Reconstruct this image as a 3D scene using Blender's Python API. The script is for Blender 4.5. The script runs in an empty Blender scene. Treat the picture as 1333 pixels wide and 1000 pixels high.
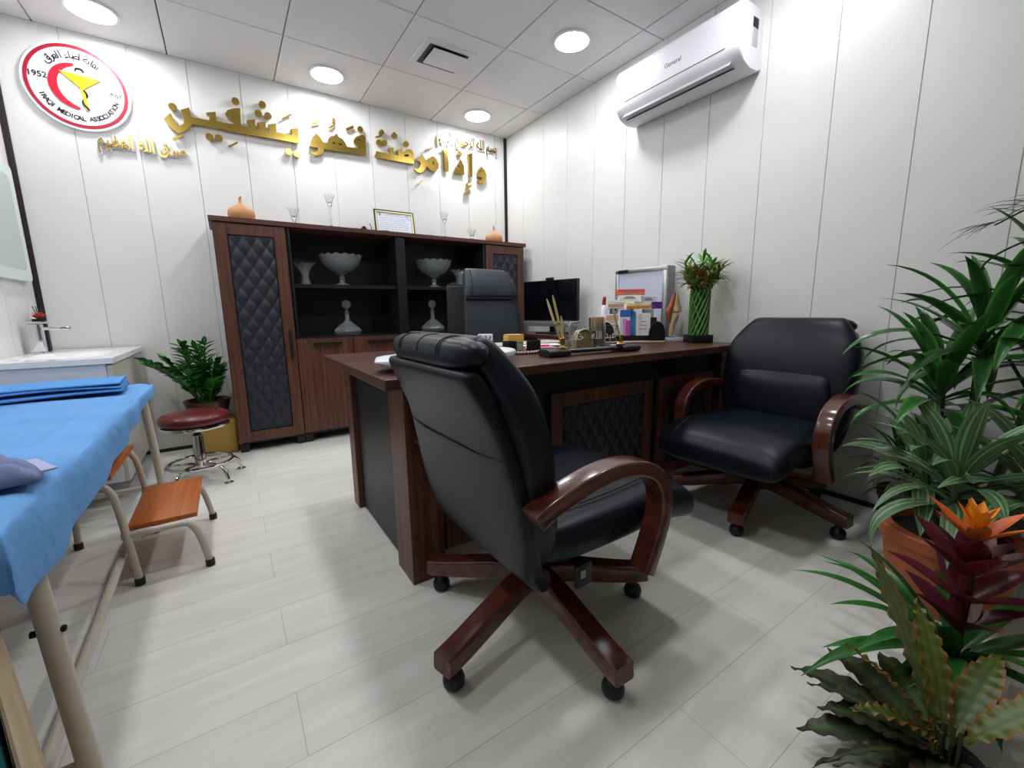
import bpy, bmesh, math, random
from mathutils import Vector, Matrix, Euler
random.seed(7)
PI = math.pi
SC = bpy.context.scene
COL = SC.collection
D2R = PI / 180

# ------------------------------------------------------------ camera
cam_d = bpy.data.cameras.new('camera'); cam = bpy.data.objects.new('camera', cam_d); COL.objects.link(cam)
YAW, PIT, ROL, FPX = 0.5859, -0.1704, -0.0142, 552.9467
_f = Vector((math.sin(YAW)*math.cos(PIT), math.cos(YAW)*math.cos(PIT), math.sin(PIT)))
_r = Vector((math.cos(YAW), -math.sin(YAW), 0)); _u = _r.cross(_f)
_r2 = math.cos(ROL)*_r + math.sin(ROL)*_u; _u2 = -math.sin(ROL)*_r + math.cos(ROL)*_u
_m = Matrix((( _r2.x, _u2.x, -_f.x), (_r2.y, _u2.y, -_f.y), (_r2.z, _u2.z, -_f.z))).to_4x4()
_m.translation = Vector((-2.4492, -3.7398, 0.942)); cam.matrix_world = _m
cam_d.sensor_fit = 'HORIZONTAL'; cam_d.sensor_width = 36.0; cam_d.lens = FPX/1333*36; cam_d.clip_start = 0.02
SC.camera = cam

# ------------------------------------------------------------ world, exposure
SC.view_settings.view_transform = 'Standard'; SC.view_settings.look = 'None'
SC.view_settings.gamma = 1.0; SC.view_settings.use_curve_mapping = False
SC.view_settings.exposure = 0.0
w = bpy.data.worlds.new('room_air'); SC.world = w; w.use_nodes = True
w.node_tree.nodes['Background'].inputs['Color'].default_value = (0.9, 0.95, 1, 1)
w.node_tree.nodes['Background'].inputs['Strength'].default_value = 0.05
LAMP = 86.0          # strength of every ceiling panel light

# ------------------------------------------------------------ materials
def lin(h):
    h = h.lstrip('#'); o = []
    for i in (0, 2, 4):
        c = int(h[i:i+2], 16)/255; o.append(c/12.92 if c <= .04045 else ((c+.055)/1.055)**2.4)
    return (*o, 1)
MATS = {}
def mat(name, col, rough=.5, metal=0., spec=.5, trans=0., emit=None, es=0., coat=0., bump=None, var=0., vscale=8., sss=0., alpha=1., ior=1.45, stretch=(1,1,1)):
    if name in MATS: return MATS[name]
    m = bpy.data.materials.new(name); m.use_nodes = True; nt = m.node_tree; b = nt.nodes['Principled BSDF']
    c = lin(col) if isinstance(col, str) else col
    b.inputs['Base Color'].default_value = c; b.inputs['Roughness'].default_value = rough
    b.inputs['Metallic'].default_value = metal; b.inputs['Specular IOR Level'].default_value = spec
    b.inputs['Transmission Weight'].default_value = trans; b.inputs['Coat Weight'].default_value = coat
    b.inputs['IOR'].default_value = ior
    if alpha < 1: b.inputs['Alpha'].default_value = alpha
    if emit: b.inputs['Emission Color'].default_value = lin(emit); b.inputs['Emission Strength'].default_value = es
    tc = nt.nodes.new('ShaderNodeTexCoord'); mp = nt.nodes.new('ShaderNodeMapping'); mp.inputs['Scale'].default_value = stretch
    nt.links.new(tc.outputs['Object'], mp.inputs['Vector'])
    if var > 0:
        n = nt.nodes.new('ShaderNodeTexNoise'); n.inputs['Scale'].default_value = vscale; n.inputs['Detail'].default_value = 5
        nt.links.new(mp.outputs['Vector'], n.inputs['Vector'])
        r = nt.nodes.new('ShaderNodeValToRGB'); r.color_ramp.elements[0].position = .3; r.color_ramp.elements[1].position = .7
        r.color_ramp.elements[0].color = tuple(x*(1-var) for x in c[:3])+(1,); r.color_ramp.elements[1].color = tuple(min(1, x*(1+var)) for x in c[:3])+(1,)
        nt.links.new(n.outputs['Fac'], r.inputs['Fac']); nt.links.new(r.outputs['Color'], b.inputs['Base Color'])
    if bump:
        n2 = nt.nodes.new('ShaderNodeTexNoise'); n2.inputs['Scale'].default_value = bump[0]; n2.inputs['Detail'].default_value = 4
        nt.links.new(mp.outputs['Vector'], n2.inputs['Vector'])
        bp = nt.nodes.new('ShaderNodeBump'); bp.inputs['Strength'].default_value = bump[1]; bp.inputs['Distance'].default_value = bump[2] if len(bump) > 2 else .002
        nt.links.new(n2.outputs['Fac'], bp.inputs['Height']); nt.links.new(bp.outputs['Normal'], b.inputs['Normal'])
    MATS[name] = m; return m
def wood(name, dark, mid, light, axis='z', rough=.45, scale=1., coat=0., spec=.4):
    """streaked grain running along one local axis"""
    if name in MATS: return MATS[name]
    m = bpy.data.materials.new(name); m.use_nodes = True; nt = m.node_tree; b = nt.nodes['Principled BSDF']
    tc = nt.nodes.new('ShaderNodeTexCoord'); mp = nt.nodes.new('ShaderNodeMapping')
    s = {'x': (1.2, 34, 34), 'y': (34, 1.2, 34), 'z': (34, 34, 1.2)}[axis]
    mp.inputs['Scale'].default_value = tuple(v*scale for v in s)
    n = nt.nodes.new('ShaderNodeTexNoise'); n.inputs['Scale'].default_value = 1.6; n.inputs['Detail'].default_value = 6; n.inputs['Roughness'].default_value = .62; n.inputs['Distortion'].default_value = .35
    r = nt.nodes.new('ShaderNodeValToRGB'); e = r.color_ramp.elements
    e[0].position = .28; e[0].color = lin(dark); e[1].position = .74; e[1].color = lin(light)
    k = e.new(.5); k.color = lin(mid)
    nt.links.new(tc.outputs['Object'], mp.inputs['Vector']); nt.links.new(mp.outputs['Vector'], n.inputs['Vector'])
    nt.links.new(n.outputs['Fac'], r.inputs['Fac']); nt.links.new(r.outputs['Color'], b.inputs['Base Color'])
    b.inputs['Roughness'].default_value = rough; b.inputs['Coat Weight'].default_value = coat; b.inputs['Coat Roughness'].default_value = .12; b.inputs['Specular IOR Level'].default_value = spec
    MATS[name] = m; return m
def leafmat(name, base, edge, rough=.38, rand=.35, spec=.45):
    """base colour with a small change from leaf to leaf; UV.x runs 0..1 across the blade"""
    if name in MATS: return MATS[name]
    m = bpy.data.materials.new(name); m.use_nodes = True; nt = m.node_tree; b = nt.nodes['Principled BSDF']
    uv = nt.nodes.new('ShaderNodeTexCoord'); sp = nt.nodes.new('ShaderNodeSeparateXYZ'); nt.links.new(uv.outputs['UV'], sp.inputs['Vector'])
    a = nt.nodes.new('ShaderNodeMath'); a.operation = 'SUBTRACT'; a.inputs[1].default_value = .5; nt.links.new(sp.outputs['X'], a.inputs[0])
    ab = nt.nodes.new('ShaderNodeMath'); ab.operation = 'ABSOLUTE'; nt.links.new(a.outputs[0], ab.inputs[0])
    r = nt.nodes.new('ShaderNodeValToRGB'); e = r.color_ramp.elements
    stops = edge if isinstance(edge, list) else [(0.0, base), (.36, base), (.46, edge)]
    e[0].position = stops[0][0]; e[0].color = lin(stops[0][1]); e[1].position = stops[-1][0]; e[1].color = lin(stops[-1][1])
    for p_, c_ in stops[1:-1]: q = e.new(p_); q.color = lin(c_)
    nt.links.new(ab.outputs[0], r.inputs['Fac'])
    g = nt.nodes.new('ShaderNodeNewGeometry'); hs = nt.nodes.new('ShaderNodeHueSaturation')
    mr = nt.nodes.new('ShaderNodeMapRange'); mr.inputs['To Min'].default_value = 1-rand; mr.inputs['To Max'].default_value = 1+rand
    nt.links.new(g.outputs['Random Per Island'], mr.inputs['Value']); nt.links.new(mr.outputs['Result'], hs.inputs['Value'])
    nt.links.new(r.outputs['Color'], hs.inputs['Color']); nt.links.new(hs.outputs['Color'], b.inputs['Base Color'])
    b.inputs['Roughness'].default_value = rough; b.inputs['Specular IOR Level'].default_value = spec
    b.inputs['Subsurface Weight'].default_value = 0.0
    MATS[name] = m; return m

M_wall = mat('white_wall_panel', '#e3e2df', .38, spec=.4, var=.012, vscale=2.5)
M_strip = mat('dark_trim_strip', '#2a1d1c', .4)
M_walnut = wood('walnut_upright', '#3a211b', '#573428', '#714838', 'z', .42)
M_walnut_x = wood('walnut_lengthwise', '#3a211b', '#523026', '#6a4234', 'x', .42)
M_walnut_y = wood('walnut_crosswise', '#3a211b', '#523026', '#6a4234', 'y', .42)
M_walnut_top = wood('walnut_desktop', '#35201a', '#4e3026', '#644034', 'x', .33)
M_mahog = wood('mahogany_gloss', '#37170f', '#52251a', '#673222', 'x', .26, .5, coat=.45)
M_char = mat('charcoal_board', '#17181b', .42, spec=.35)
M_dark = mat('black_board', '#15151a', .45, spec=.4)
M_quilt = mat('quilted_black_leather', '#272a32', .42, spec=.4, bump=(160, .25, .001))
M_leather = mat('black_leather', '#0e131c', .36, spec=.27, bump=(260, .22, .0012), var=.12, vscale=5)
M_leather2 = mat('blue_black_leather', '#2b303a', .46, spec=.5, bump=(260, .22, .0012), var=.1, vscale=5)
M_seam = mat('leather_stitch', '#0a0b0d', .6)
M_black = mat('black_plastic', '#101012', .4)
M_chrome = mat('chrome', '#d9dadd', .1, metal=1)
M_steel = mat('brushed_aluminium', '#c9cacd', .32, metal=.9)
M_gold = mat('mirror_gold', '#b29549', .24, metal=1)
M_goldside = mat('gold_edge', '#8e7a44', .4, metal=.7)
M_white = mat('white_plastic', '#eceaf0', .28, spec=.5)
M_paper = mat('white_paper', '#f1efec', .7)
M_cream = mat('cream_painted_tube', '#c3baaa', .35, spec=.5, var=.08, vscale=12)
M_glass = mat('clear_glass', '#f4f8f8', .03, trans=1, spec=.6, ior=1.5)
M_cut = mat('cut_glass', '#e8eef0', .16, trans=.86, spec=.9, ior=1.5, bump=(95, .9, .004))
M_terra = mat('terracotta', '#b0603a', .6, var=.12, vscale=9)
M_soil = mat('potting_soil', '#1d1611', .9, bump=(70, .8, .01))
M_ply = wood('light_pine', '#7b6a50', '#8f7c60', '#a18d70', 'y', .6)
M_orange_wood = wood('orange_step_board', '#9a4f1f', '#b0612a', '#c07238', 'y', .4)
M_blue = mat('blue_bed_sheet', '#689ed6', .7, spec=.25, bump=(9, .5, .03), var=.05, vscale=5)
M_blue2 = mat('folded_blue_sheet', '#5a96d2', .75, spec=.2, bump=(30, .3, .01))
M_gown = mat('grey_blue_cloth', '#7d86ad', .8, spec=.2, bump=(30, .4, .01))
M_ink = mat('black_ink', '#16161c', .6)
M_red = mat('crescent_red', '#c8102e', .4)
M_redring = mat('ring_red', '#a8152f', .4)
M_yellow = mat('goblet_yellow', '#f3b600', .4)

# ------------------------------------------------------------ mesh builder
class MB:
    def __init__(s): s.bm = bmesh.new(); s.uv = s.bm.loops.layers.uv.new('UVMap'); s.M = Matrix.Identity(4)
    def at(s, x=0, y=0, z=0, rz=0, rx=0, ry=0):
        s.M = Matrix.Translation((x, y, z)) @ Euler((rx, ry, rz)).to_matrix().to_4x4(); return s
    def _v(s, p): return s.bm.verts.new(s.M @ Vector(p))
    def _f(s, vs, mi=0):
        try: f = s.bm.faces.new(vs); f.material_index = mi; f.smooth = True; return f
        except ValueError: return None
    def box(s, cx, cy, cz, sx, sy, sz, bev=0., seg=2, mi=0, taper=None):
        t = bmesh.new(); bmesh.ops.create_cube(t, size=1.0)
        for v in t.verts:
            k = 1.0
            if taper and v.co.z > 0: k = taper
            v.co = Vector((v.co.x*sx*k, v.co.y*sy*k, v.co.z*sz))
        if bev > 0: bmesh.ops.bevel(t, geom=t.edges[:], offset=min(bev, .48*min(sx, sy, sz)), segments=seg, profile=.5, affect='EDGES')
        s._merge(t, Matrix.Translation((cx, cy, cz)), mi); return s
    def _merge(s, t, X, mi=0):
        mp = {}
        for v in t.verts: mp[v] = s.bm.verts.new(s.M @ X @ v.co)
        for f in t.faces: s._f([mp[v] for v in f.verts], mi)
        t.free()
    def lathe(s, prof, seg=32, c=(0, 0, 0), mi=0, closed=False, wob=None):
        rings = []
        for i, (r, z) in enumerate(prof):
            ring = []
            for k in range(seg):
                a = 2*PI*k/seg; rr = max(r, 1e-5); zz = z
                if wob: rr, zz = wob(i, a, rr, zz)
                ring.append(s._v((c[0]+rr*math.cos(a), c[1]+rr*math.sin(a), c[2]+zz)))
            rings.append(ring)
        n = len(rings)
        for i in range(n if closed else n-1):
            A, B = rings[i], rings[(i+1) % n]
            for k in range(seg): s._f([A[k], A[(k+1) % seg], B[(k+1) % seg], B[k]], mi)
        if not closed:
            if prof[0][0] > 1e-4: s._f(list(reversed(rings[0])), mi)
            if prof[-1][0] > 1e-4: s._f(rings[-1], mi)
        return s
    def loft(s, loops, cap=True, mi=0, closed_loop=True):
        R = [[s._v(p) for p in L] for L in loops]; n = len(R[0])
        for A, B in zip(R, R[1:]):
            for k in range(n if closed_loop else n-1): s._f([A[k], A[(k+1) % n], B[(k+1) % n], B[k]], mi)
        if cap: s._f(list(reversed(R[0])), mi); s._f(R[-1], mi)
        return s
    def tube(s, pts, r, seg=10, mi=0, closed=False, sm=0):
        P = [Vector(p) for p in pts]
        if sm: P = smooth_path(P, sm, closed)
        n = len(P); rs = r if isinstance(r, (list, tuple)) else [r]*n
        if len(rs) != n: rs = [rs[0]+(rs[-1]-rs[0])*i/(n-1) for i in range(n)]
        rings = []; T0 = None
        for i in range(n):
            a = P[(i-1) % n] if (closed or i) else P[0]; b = P[(i+1) % n] if (closed or i < n-1) else P[-1]
            t = (b-a).normalized()
            if T0 is None:
                N = t.orthogonal().normalized()
            else:
                N = (T0.rotation_difference(t) @ N).normalized()
            T0 = t; B = t.cross(N)
            rings.append([P[i]+(N*math.cos(2*PI*k/seg)+B*math.sin(2*PI*k/seg))*rs[i] for k in range(seg)])
        if closed: rings.append(rings[0]); s.loft(rings, cap=False, mi=mi)
        else: s.loft(rings, True, mi)
        return s
    def sweep(s, pts, prof, side, mi=0, sm=0, scale=None):
        """sweep a closed 2-D profile (a along side, b along the path normal)"""
        P = [Vector(p) for p in pts]
        if sm: P = smooth_path(P, sm)
        side = Vector(side); L = []; n = len(P)
        for i in range(n):
            t = (P[min(i+1, n-1)]-P[max(i-1, 0)]).normalized(); N = side.cross(t).normalized()
            k = scale[0]+(scale[1]-scale[0])*i/(n-1) if scale else 1
            L.append([P[i]+side*a+N*b*k for a, b in prof])
        return s.loft(L, True, mi)
    def prism(s, poly, f0, f1, mi=0):
        """poly: 2-D points; f0/f1 map a point to the two end faces"""
        A = [s._v(f0(*p)) for p in poly]; B = [s._v(f1(*p)) for p in poly]; n = len(A)
        s._f(list(reversed(A)), mi); s._f(B, mi)
        for k in range(n): s._f([A[k], A[(k+1) % n], B[(k+1) % n], B[k]], mi)
        return s
    def grid(s, nu, nv, fn, mi=0, thick=0.):
        G = [[s._v(fn(i/nu, j/nv)) for j in range(nv+1)] for i in range(nu+1)]
        for i in range(nu):
            for j in range(nv):
                f = s._f([G[i][j], G[i+1][j], G[i+1][j+1], G[i][j+1]], mi)
        return s
    def blade(s, base, az, el, L, W, droop=1.0, n=9, fold=.25, twist=0., wave=0., peak=.35, tip=1.0, mi=0, wn=5):
        """a leaf: leaves its base at azimuth az and elevation el and bends down by droop radians"""
        p = Vector(base); a = el; rows = []
        for i in range(n+1):
            t = i/n
            w = W*(math.sin(PI*min(1, (t/peak)*.5)) if t < peak else math.cos(PI/2*((t-peak)/(1-peak))**1.25)**tip)
            if i == 0: w = max(w, W*.22)
            w = max(w, .0006)
            d = Vector((math.cos(a)*math.cos(az), math.cos(a)*math.sin(az), math.sin(a)))
            sd = Vector((-math.sin(az), math.cos(az), 0)); up = d.cross(sd); up = -up if up.z < 0 and abs(a) < 1.5 else up
            tw = twist*t; sd2 = sd*math.cos(tw)+up*math.sin(tw); up2 = up*math.cos(tw)-sd*math.sin(tw)
            wv = wave*math.sin(wn*2*PI*t)
            wv2 = wave*math.sin(wn*2*PI*t+1.3)
            rows.append((p+sd2*w*.5+up2*(fold*w*.5+wv), p+sd2*w*.25+up2*fold*w*.16, p.copy(), p-sd2*w*.25+up2*fold*w*.16, p-sd2*w*.5+up2*(fold*w*.5+wv2), t))
            p = p+d*(L/n); a -= droop/n*(.4+1.2*t)
        vs = [[s._v(q) for q in r[:5]] for r in rows]
        for i in range(n):
            for k in range(4):
                f = s._f([vs[i][k], vs[i+1][k], vs[i+1][k+1], vs[i][k+1]], mi)
                if f:
                    for l, (uu, vv) in zip(f.loops, ((k/4, rows[i][5]), (k/4, rows[i+1][5]), ((k+1)/4, rows[i+1][5]), ((k+1)/4, rows[i][5]))): l[s.uv].uv = (uu, vv)
        return s
    def add_mesh(s, me, X=Matrix.Identity(4), mi=0):
        t = bmesh.new(); t.from_mesh(me); s._merge(t, X, mi); return s
    def build(s, name, mats, parent=None, label=None, sharp=35, flat=False, recalc=True):
        if recalc: bmesh.ops.recalc_face_normals(s.bm, faces=s.bm.faces)
        me = bpy.data.meshes.new(name); s.bm.to_mesh(me); s.bm.free()
        for m in (mats if isinstance(mats, (list, tuple)) else [mats]): me.materials.append(m)
        if flat:
            for p in me.polygons: p.use_smooth = False
        else: me.set_sharp_from_angle(angle=sharp*D2R)
        o = bpy.data.objects.new(name, me); COL.objects.link(o)
        if parent: o.parent = parent
        if label: o['label'] = label
        return o
def smooth_path(P, k, closed=False):
    out = []; n = len(P)
    for i in range(n if closed else n-1):
        p0 = P[(i-1) % n] if (closed or i) else P[0]; p1 = P[i]; p2 = P[(i+1) % n]; p3 = P[(i+2) % n] if (closed or i+2 < n) else P[-1]
        for j in range(k):
            t = j/k
            out.append(.5*((2*p1)+(-p0+p2)*t+(2*p0-5*p1+4*p2-p3)*t*t+(-p0+3*p1-3*p2+p3)*t**3))
    if not closed: out.append(P[-1])
    return out
def thing(name, label, cat, loc=(0, 0, 0), rz=0, group=None):
    o = bpy.data.objects.new(name, None); COL.objects.link(o); o.empty_display_size = .05
    o.location = loc; o.rotation_euler = (0, 0, rz); o['label'] = label; o['category'] = cat
    if group: o['group'] = group
    return o
def tag(o, label, cat, group=None, kind=None):
    o['label'] = label; o['category'] = cat
    if group: o['group'] = group
    if kind: o['kind'] = kind
    return o
def struct(o, label, cat): o['kind'] = 'structure'; o['label'] = label; o['category'] = cat; return o
def dup(src, loc, rz, label, group=None):
    r = src.copy(); COL.objects.link(r); r.location = loc; r.rotation_euler = (0, 0, rz); r['label'] = label
    if group: r['group'] = group
    for ch in list(src.children):
        c = ch.copy(); COL.objects.link(c); c.parent = r
        for g in list(ch.children):
            d = g.copy(); COL.objects.link(d); d.parent = c
    return r
def superloop(cx, cz, hx, hz, n=24, e=.5):
    L = []
    for k in range(n):
        a = 2*PI*k/n; c, s_ = math.cos(a), math.sin(a)
        L.append((cx+hx*math.copysign(abs(c)**e, c), cz+hz*math.copysign(abs(s_)**e, s_)))
    return L
def curve_mesh(loops, depth, bev=0.):
    """filled 2-D outlines (holes cut) as a mesh with thickness, in the xy plane"""
    c = bpy.data.curves.new('outline', 'CURVE'); c.dimensions = '2D'; c.fill_mode = 'BOTH'; c.extrude = depth/2; c.bevel_depth = bev
    for L in loops:
        sp = c.splines.new('POLY'); sp.points.add(len(L)-1); sp.use_cyclic_u = True
        for p, q in zip(sp.points, L): p.co = (q[0], q[1], 0, 1)
    o = bpy.data.objects.new('outline', c); COL.objects.link(o)
    dg = bpy.context.evaluated_depsgraph_get(); me = bpy.data.meshes.new_from_object(o.evaluated_get(dg))
    bpy.data.objects.remove(o); bpy.data.curves.remove(c); return me
def text_mesh(body, size, depth=0., offset=0., align='CENTER'):
    c = bpy.data.curves.new('lettering', 'FONT'); c.body = body; c.size = size; c.extrude = depth/2; c.offset = offset; c.align_x = align; c.align_y = 'CENTER'; c.resolution_u = 3
    o = bpy.data.objects.new('lettering', c); COL.objects.link(o)
    dg = bpy.context.evaluated_depsgraph_get(); me = bpy.data.meshes.new_from_object(o.evaluated_get(dg))
    bpy.data.objects.remove(o); bpy.data.curves.remove(c); return me
AR = {'ا': (0xFE8D, 2), 'ب': (0xFE8F, 4), 'ة': (0xFE93, 2), 'ح': (0xFEA1, 4), 'خ': (0xFEA5, 4), 'د': (0xFEA9, 2), 'ر': (0xFEAD, 2), 'س': (0xFEB1, 4), 'ص': (0xFEB9, 4), 'ط': (0xFEC1, 4), 'ظ': (0xFEC5, 4), 'ع': (0xFEC9, 4), 'ق': (0xFED5, 4), 'ل': (0xFEDD, 4), 'م': (0xFEE1, 4), 'ن': (0xFEE5, 4), 'ه': (0xFEE9, 4), 'ي': (0xFEF1, 4), 'ء': (0xFE80, 1)}
def arabic(txt):
    """joined letter forms in left-to-right drawing order"""
    out = []
    for i, ch in enumerate(txt):
        if ch not in AR: out.append(ch); continue
        code, k = AR[ch]; pv = i > 0 and txt[i-1] in AR and AR[txt[i-1]][1] == 4 and k > 1
        nx = k == 4 and i+1 < len(txt) and txt[i+1] in AR and AR[txt[i+1]][1] > 1
        out.append(chr(code+(3 if pv and nx else 1 if pv else 2 if nx else 0)))
    return ''.join(reversed(out))
RX90 = Matrix.Rotation(PI/2, 4, 'X')
# ============================================================ the room
H = 2.59; XL = -3.38; YF = -4.7
def fluted(name, p0, p1, pitch, off, normal, m):
    """wall of upright panels with narrow V joints; p0->p1 along the wall, normal into the room"""
    mb = MB(); A = Vector(p0); B = Vector(p1); d = (B-A).normalized(); L = (B-A).length; n = Vector(normal); pts = [(0, 0)]
    g = off
    while g < L-.01:
        if g > .01: pts += [(g-.0022, 0), (g-.0008, -.006), (g+.0008, -.006), (g+.0022, 0)]
        g += pitch
    pts.append((L, 0)); lo = [[A+d*a+n*b+Vector((0, 0, z)) for a, b in pts] for z in (0, H)]
    back = [[A+d*a-n*.05+Vector((0, 0, z)) for a in (L, 0)] for z in (0, H)]
    mb.loft([lo[0]+back[0], lo[1]+back[1]], True)
    return mb.build(name, m, flat=True)
struct(fluted('wall_back', (XL, 0, 0), (0, 0, 0), .295, .004, (0, -1, 0), M_wall), 'white panelled back wall carrying the gold lettering', 'wall')
struct(fluted('wall_right', (0, 0, 0), (0, YF, 0), .311, .285, (-1, 0, 0), M_wall), 'white panelled right wall below the air conditioner', 'wall')
struct(fluted('wall_left', (XL, YF, 0), (XL, 0, 0), .295, .12, (1, 0, 0), M_wall), 'white left wall behind the mirror and basin', 'wall')
struct(fluted('wall_front', (0, YF, 0), (XL, YF, 0), .295, .1, (0, 1, 0), mat('taupe_wall_panel', '#8d857b', .5)), 'taupe wall behind the camera', 'wall')
# floor: pale boards along x
def floor_mat():
    m = bpy.data.materials.new('pale_laminate_floor'); m.use_nodes = True; nt = m.node_tree; b = nt.nodes['Principled BSDF']; N = nt.nodes.new
    tc = N('ShaderNodeTexCoord'); mp = N('ShaderNodeMapping'); mp.inputs['Rotation'].default_value = (0, 0, 0)
    nt.links.new(tc.outputs['Object'], mp.inputs['Vector'])
    br = N('ShaderNodeTexBrick'); br.inputs['Scale'].default_value = 1.0; br.inputs['Brick Width'].default_value = 1.2; br.inputs['Row Height'].default_value = .19
    br.inputs['Mortar Size'].default_value = .0012; br.inputs['Mortar Smooth'].default_value = .3; br.inputs['Bias'].default_value = 0; br.offset = .37
    br.inputs['Color1'].default_value = lin('#eceae5'); br.inputs['Color2'].default_value = lin('#e7e5df'); br.inputs['Mortar'].default_value = lin('#c6c1b8')
    nt.links.new(mp.outputs['Vector'], br.inputs['Vector'])
    m2 = N('ShaderNodeMapping'); m2.inputs['Scale'].default_value = (1.3, 9, 1); nt.links.new(tc.outputs['Object'], m2.inputs['Vector'])
    n = N('ShaderNodeTexNoise'); n.inputs['Scale'].default_value = 2.2; n.inputs['Detail'].default_value = 7; n.inputs['Roughness'].default_value = .6; n.inputs['Distortion'].default_value = .6
    nt.links.new(m2.outputs['Vector'], n.inputs['Vector'])
    r = N('ShaderNodeValToRGB'); r.color_ramp.elements[0].position = .3; r.color_ramp.elements[0].color = lin('#e8e4dc'); r.color_ramp.elements[1].position = .68; r.color_ramp.elements[1].color = (1, 1, 1, 1)
    nt.links.new(n.outputs['Fac'], r.inputs['Fac'])
    mx = N('ShaderNodeMix'); mx.data_type = 'RGBA'; mx.blend_type = 'MULTIPLY'; mx.inputs[0].default_value = .62
    nt.links.new(br.outputs['Color'], mx.inputs[6]); nt.links.new(r.outputs['Color'], mx.inputs[7]); nt.links.new(mx.outputs[2], b.inputs['Base Color'])
    b.inputs['Roughness'].default_value = .36; b.inputs['Specular IOR Level'].default_value = .4
    return m
mb = MB(); mb.box(XL/2, YF/2, -.05, -XL+.1, -YF+.1, .1)
struct(mb.build('floor', floor_mat(), flat=True), 'pale grey-beige laminate board floor', 'floor')
# ceiling: 60 cm tiles in a dark hairline grid
M_tile = mat('ceiling_tile', '#e2e2e2', .6, spec=.25, var=.015, vscale=3); M_gap = mat('ceiling_grid_gap', '#1c1a1b', .7)
mb = MB(); mb.box(XL/2, YF/2, H+.06, -XL+.1, -YF+.1, .08, mi=1)
xs = [0, -.182]; ys = [0, -.606]
while xs[-1] > XL: xs.append(max(XL, xs[-1]-.6))
while ys[-1] > YF: ys.append(max(YF, ys[-1]-.6))
gp = .003
for i in range(len(xs)-1):
    for j in range(len(ys)-1):
        x0, x1, y0, y1 = xs[i]-(gp if i else 0), xs[i+1]+gp, ys[j]-(gp if j else 0), ys[j+1]+gp
        if x0-x1 > .01 and y0-y1 > .01: mb.box((x0+x1)/2, (y0+y1)/2, H+.011, x0-x1, y0-y1, .022, .0025, 1)
struct(mb.build('ceiling', [M_tile, M_gap], flat=True), 'suspended ceiling of pale grey square tiles', 'ceiling')
for nm, c, s_, lb in (('baseboard_back', (XL/2, -.004, .012), (-XL, .008, .024), 'thin dark baseboard along the back wall'), ('baseboard_right', (-.004, YF/2, .012), (.008, -YF, .024), 'thin dark baseboard along the right wall'),
                      ('baseboard_left', (XL+.004, YF/2, .012), (.008, -YF, .024), 'thin dark baseboard along the left wall')):
    mb = MB(); mb.box(*c, *s_, .001, 1); struct(mb.build(nm, M_strip), lb, 'baseboard')
for nm, x, lb in (('trim_1', -.0, 'dark upright strip in the corner right of the gold lettering'), ('trim_2', XL, 'dark upright strip in the corner by the mirror')):
    sx = 1 if x < -1 else -1
    mb = MB(); mb.box(x+sx*.014, -.0035, H/2, .028, .007, H-.004, .001, 1); mb.box(x+sx*.0035, -.0075, H/2, .007, .015, H-.004, .001, 1)
    struct(mb.build(nm, M_strip), lb, 'trim')
# ceiling lights
M_lit = mat('lit_diffuser', '#ffffff', .5, emit='#f8fbff', es=LAMP)
M_ring = mat('light_rim', '#f2f2f2', .4)
def lamp(x, y, label, first=[]):
    if not first:
        t = thing('ceiling_light', label, 'ceiling light', (x, y, H), 0, 'round ceiling panel lights')
        mb = MB(); mb.lathe([(.100, 0), (.114, 0), (.118, -.004), (.114, -.010), (.102, -.012), (.100, -.008)], 40, closed=True); mb.build('rim', M_ring, t)
        mb = MB(); mb.lathe([(.0, -.015), (.0995, -.013)], 40); mb.build('diffuser', M_lit, t)
        first.append(t); return t
    return dup(first[0], (x, y, H), 0, label)
lamp(-.48, -.30, 'round white ceiling light nearest the back right corner, above the small Arabic line')
lamp(-1.68, -.30, 'round white ceiling light above the middle of the gold lettering')
lamp(-2.88, -.30, 'round white ceiling light above the round association sign')
lamp(-.48, -1.50, 'round white ceiling light just left of the air conditioner')
lamp(-1.68, -1.50, 'round white ceiling light in the middle of the room above the desk')
lamp(-2.88, -1.50, 'round white ceiling light above the examination couch')
lamp(-.48, -2.70, 'round white ceiling light above the armchair by the right wall')
lamp(-1.68, -2.70, 'round white ceiling light above the nearest office chair')
lamp(-2.88, -2.70, 'round white ceiling light above the near end of the couch')
# ceiling vent
t = thing('ceiling_vent', 'square white ceiling vent with dark slot between the ceiling lights', 'vent', (-1.08, -.906, H))
mb = MB(); mb.prism([(-.175, -.155), (.175, -.155), (.175, .155), (-.175, .155)], lambda x, y: (x, y, 0), lambda x, y: (x*.97, y*.97, -.008)); mb.build('frame', M_tile, t)
mb = MB(); mb.box(0, 0, -.009, .27, .23, .002); mb.build('slot', M_black, t)
mb = MB(); mb.box(.012, -.014, -.022, .235, .185, .008, .003); mb.box(0, 0, -.014, .05, .05, .012); mb.build('damper_plate', M_tile, t)
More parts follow.
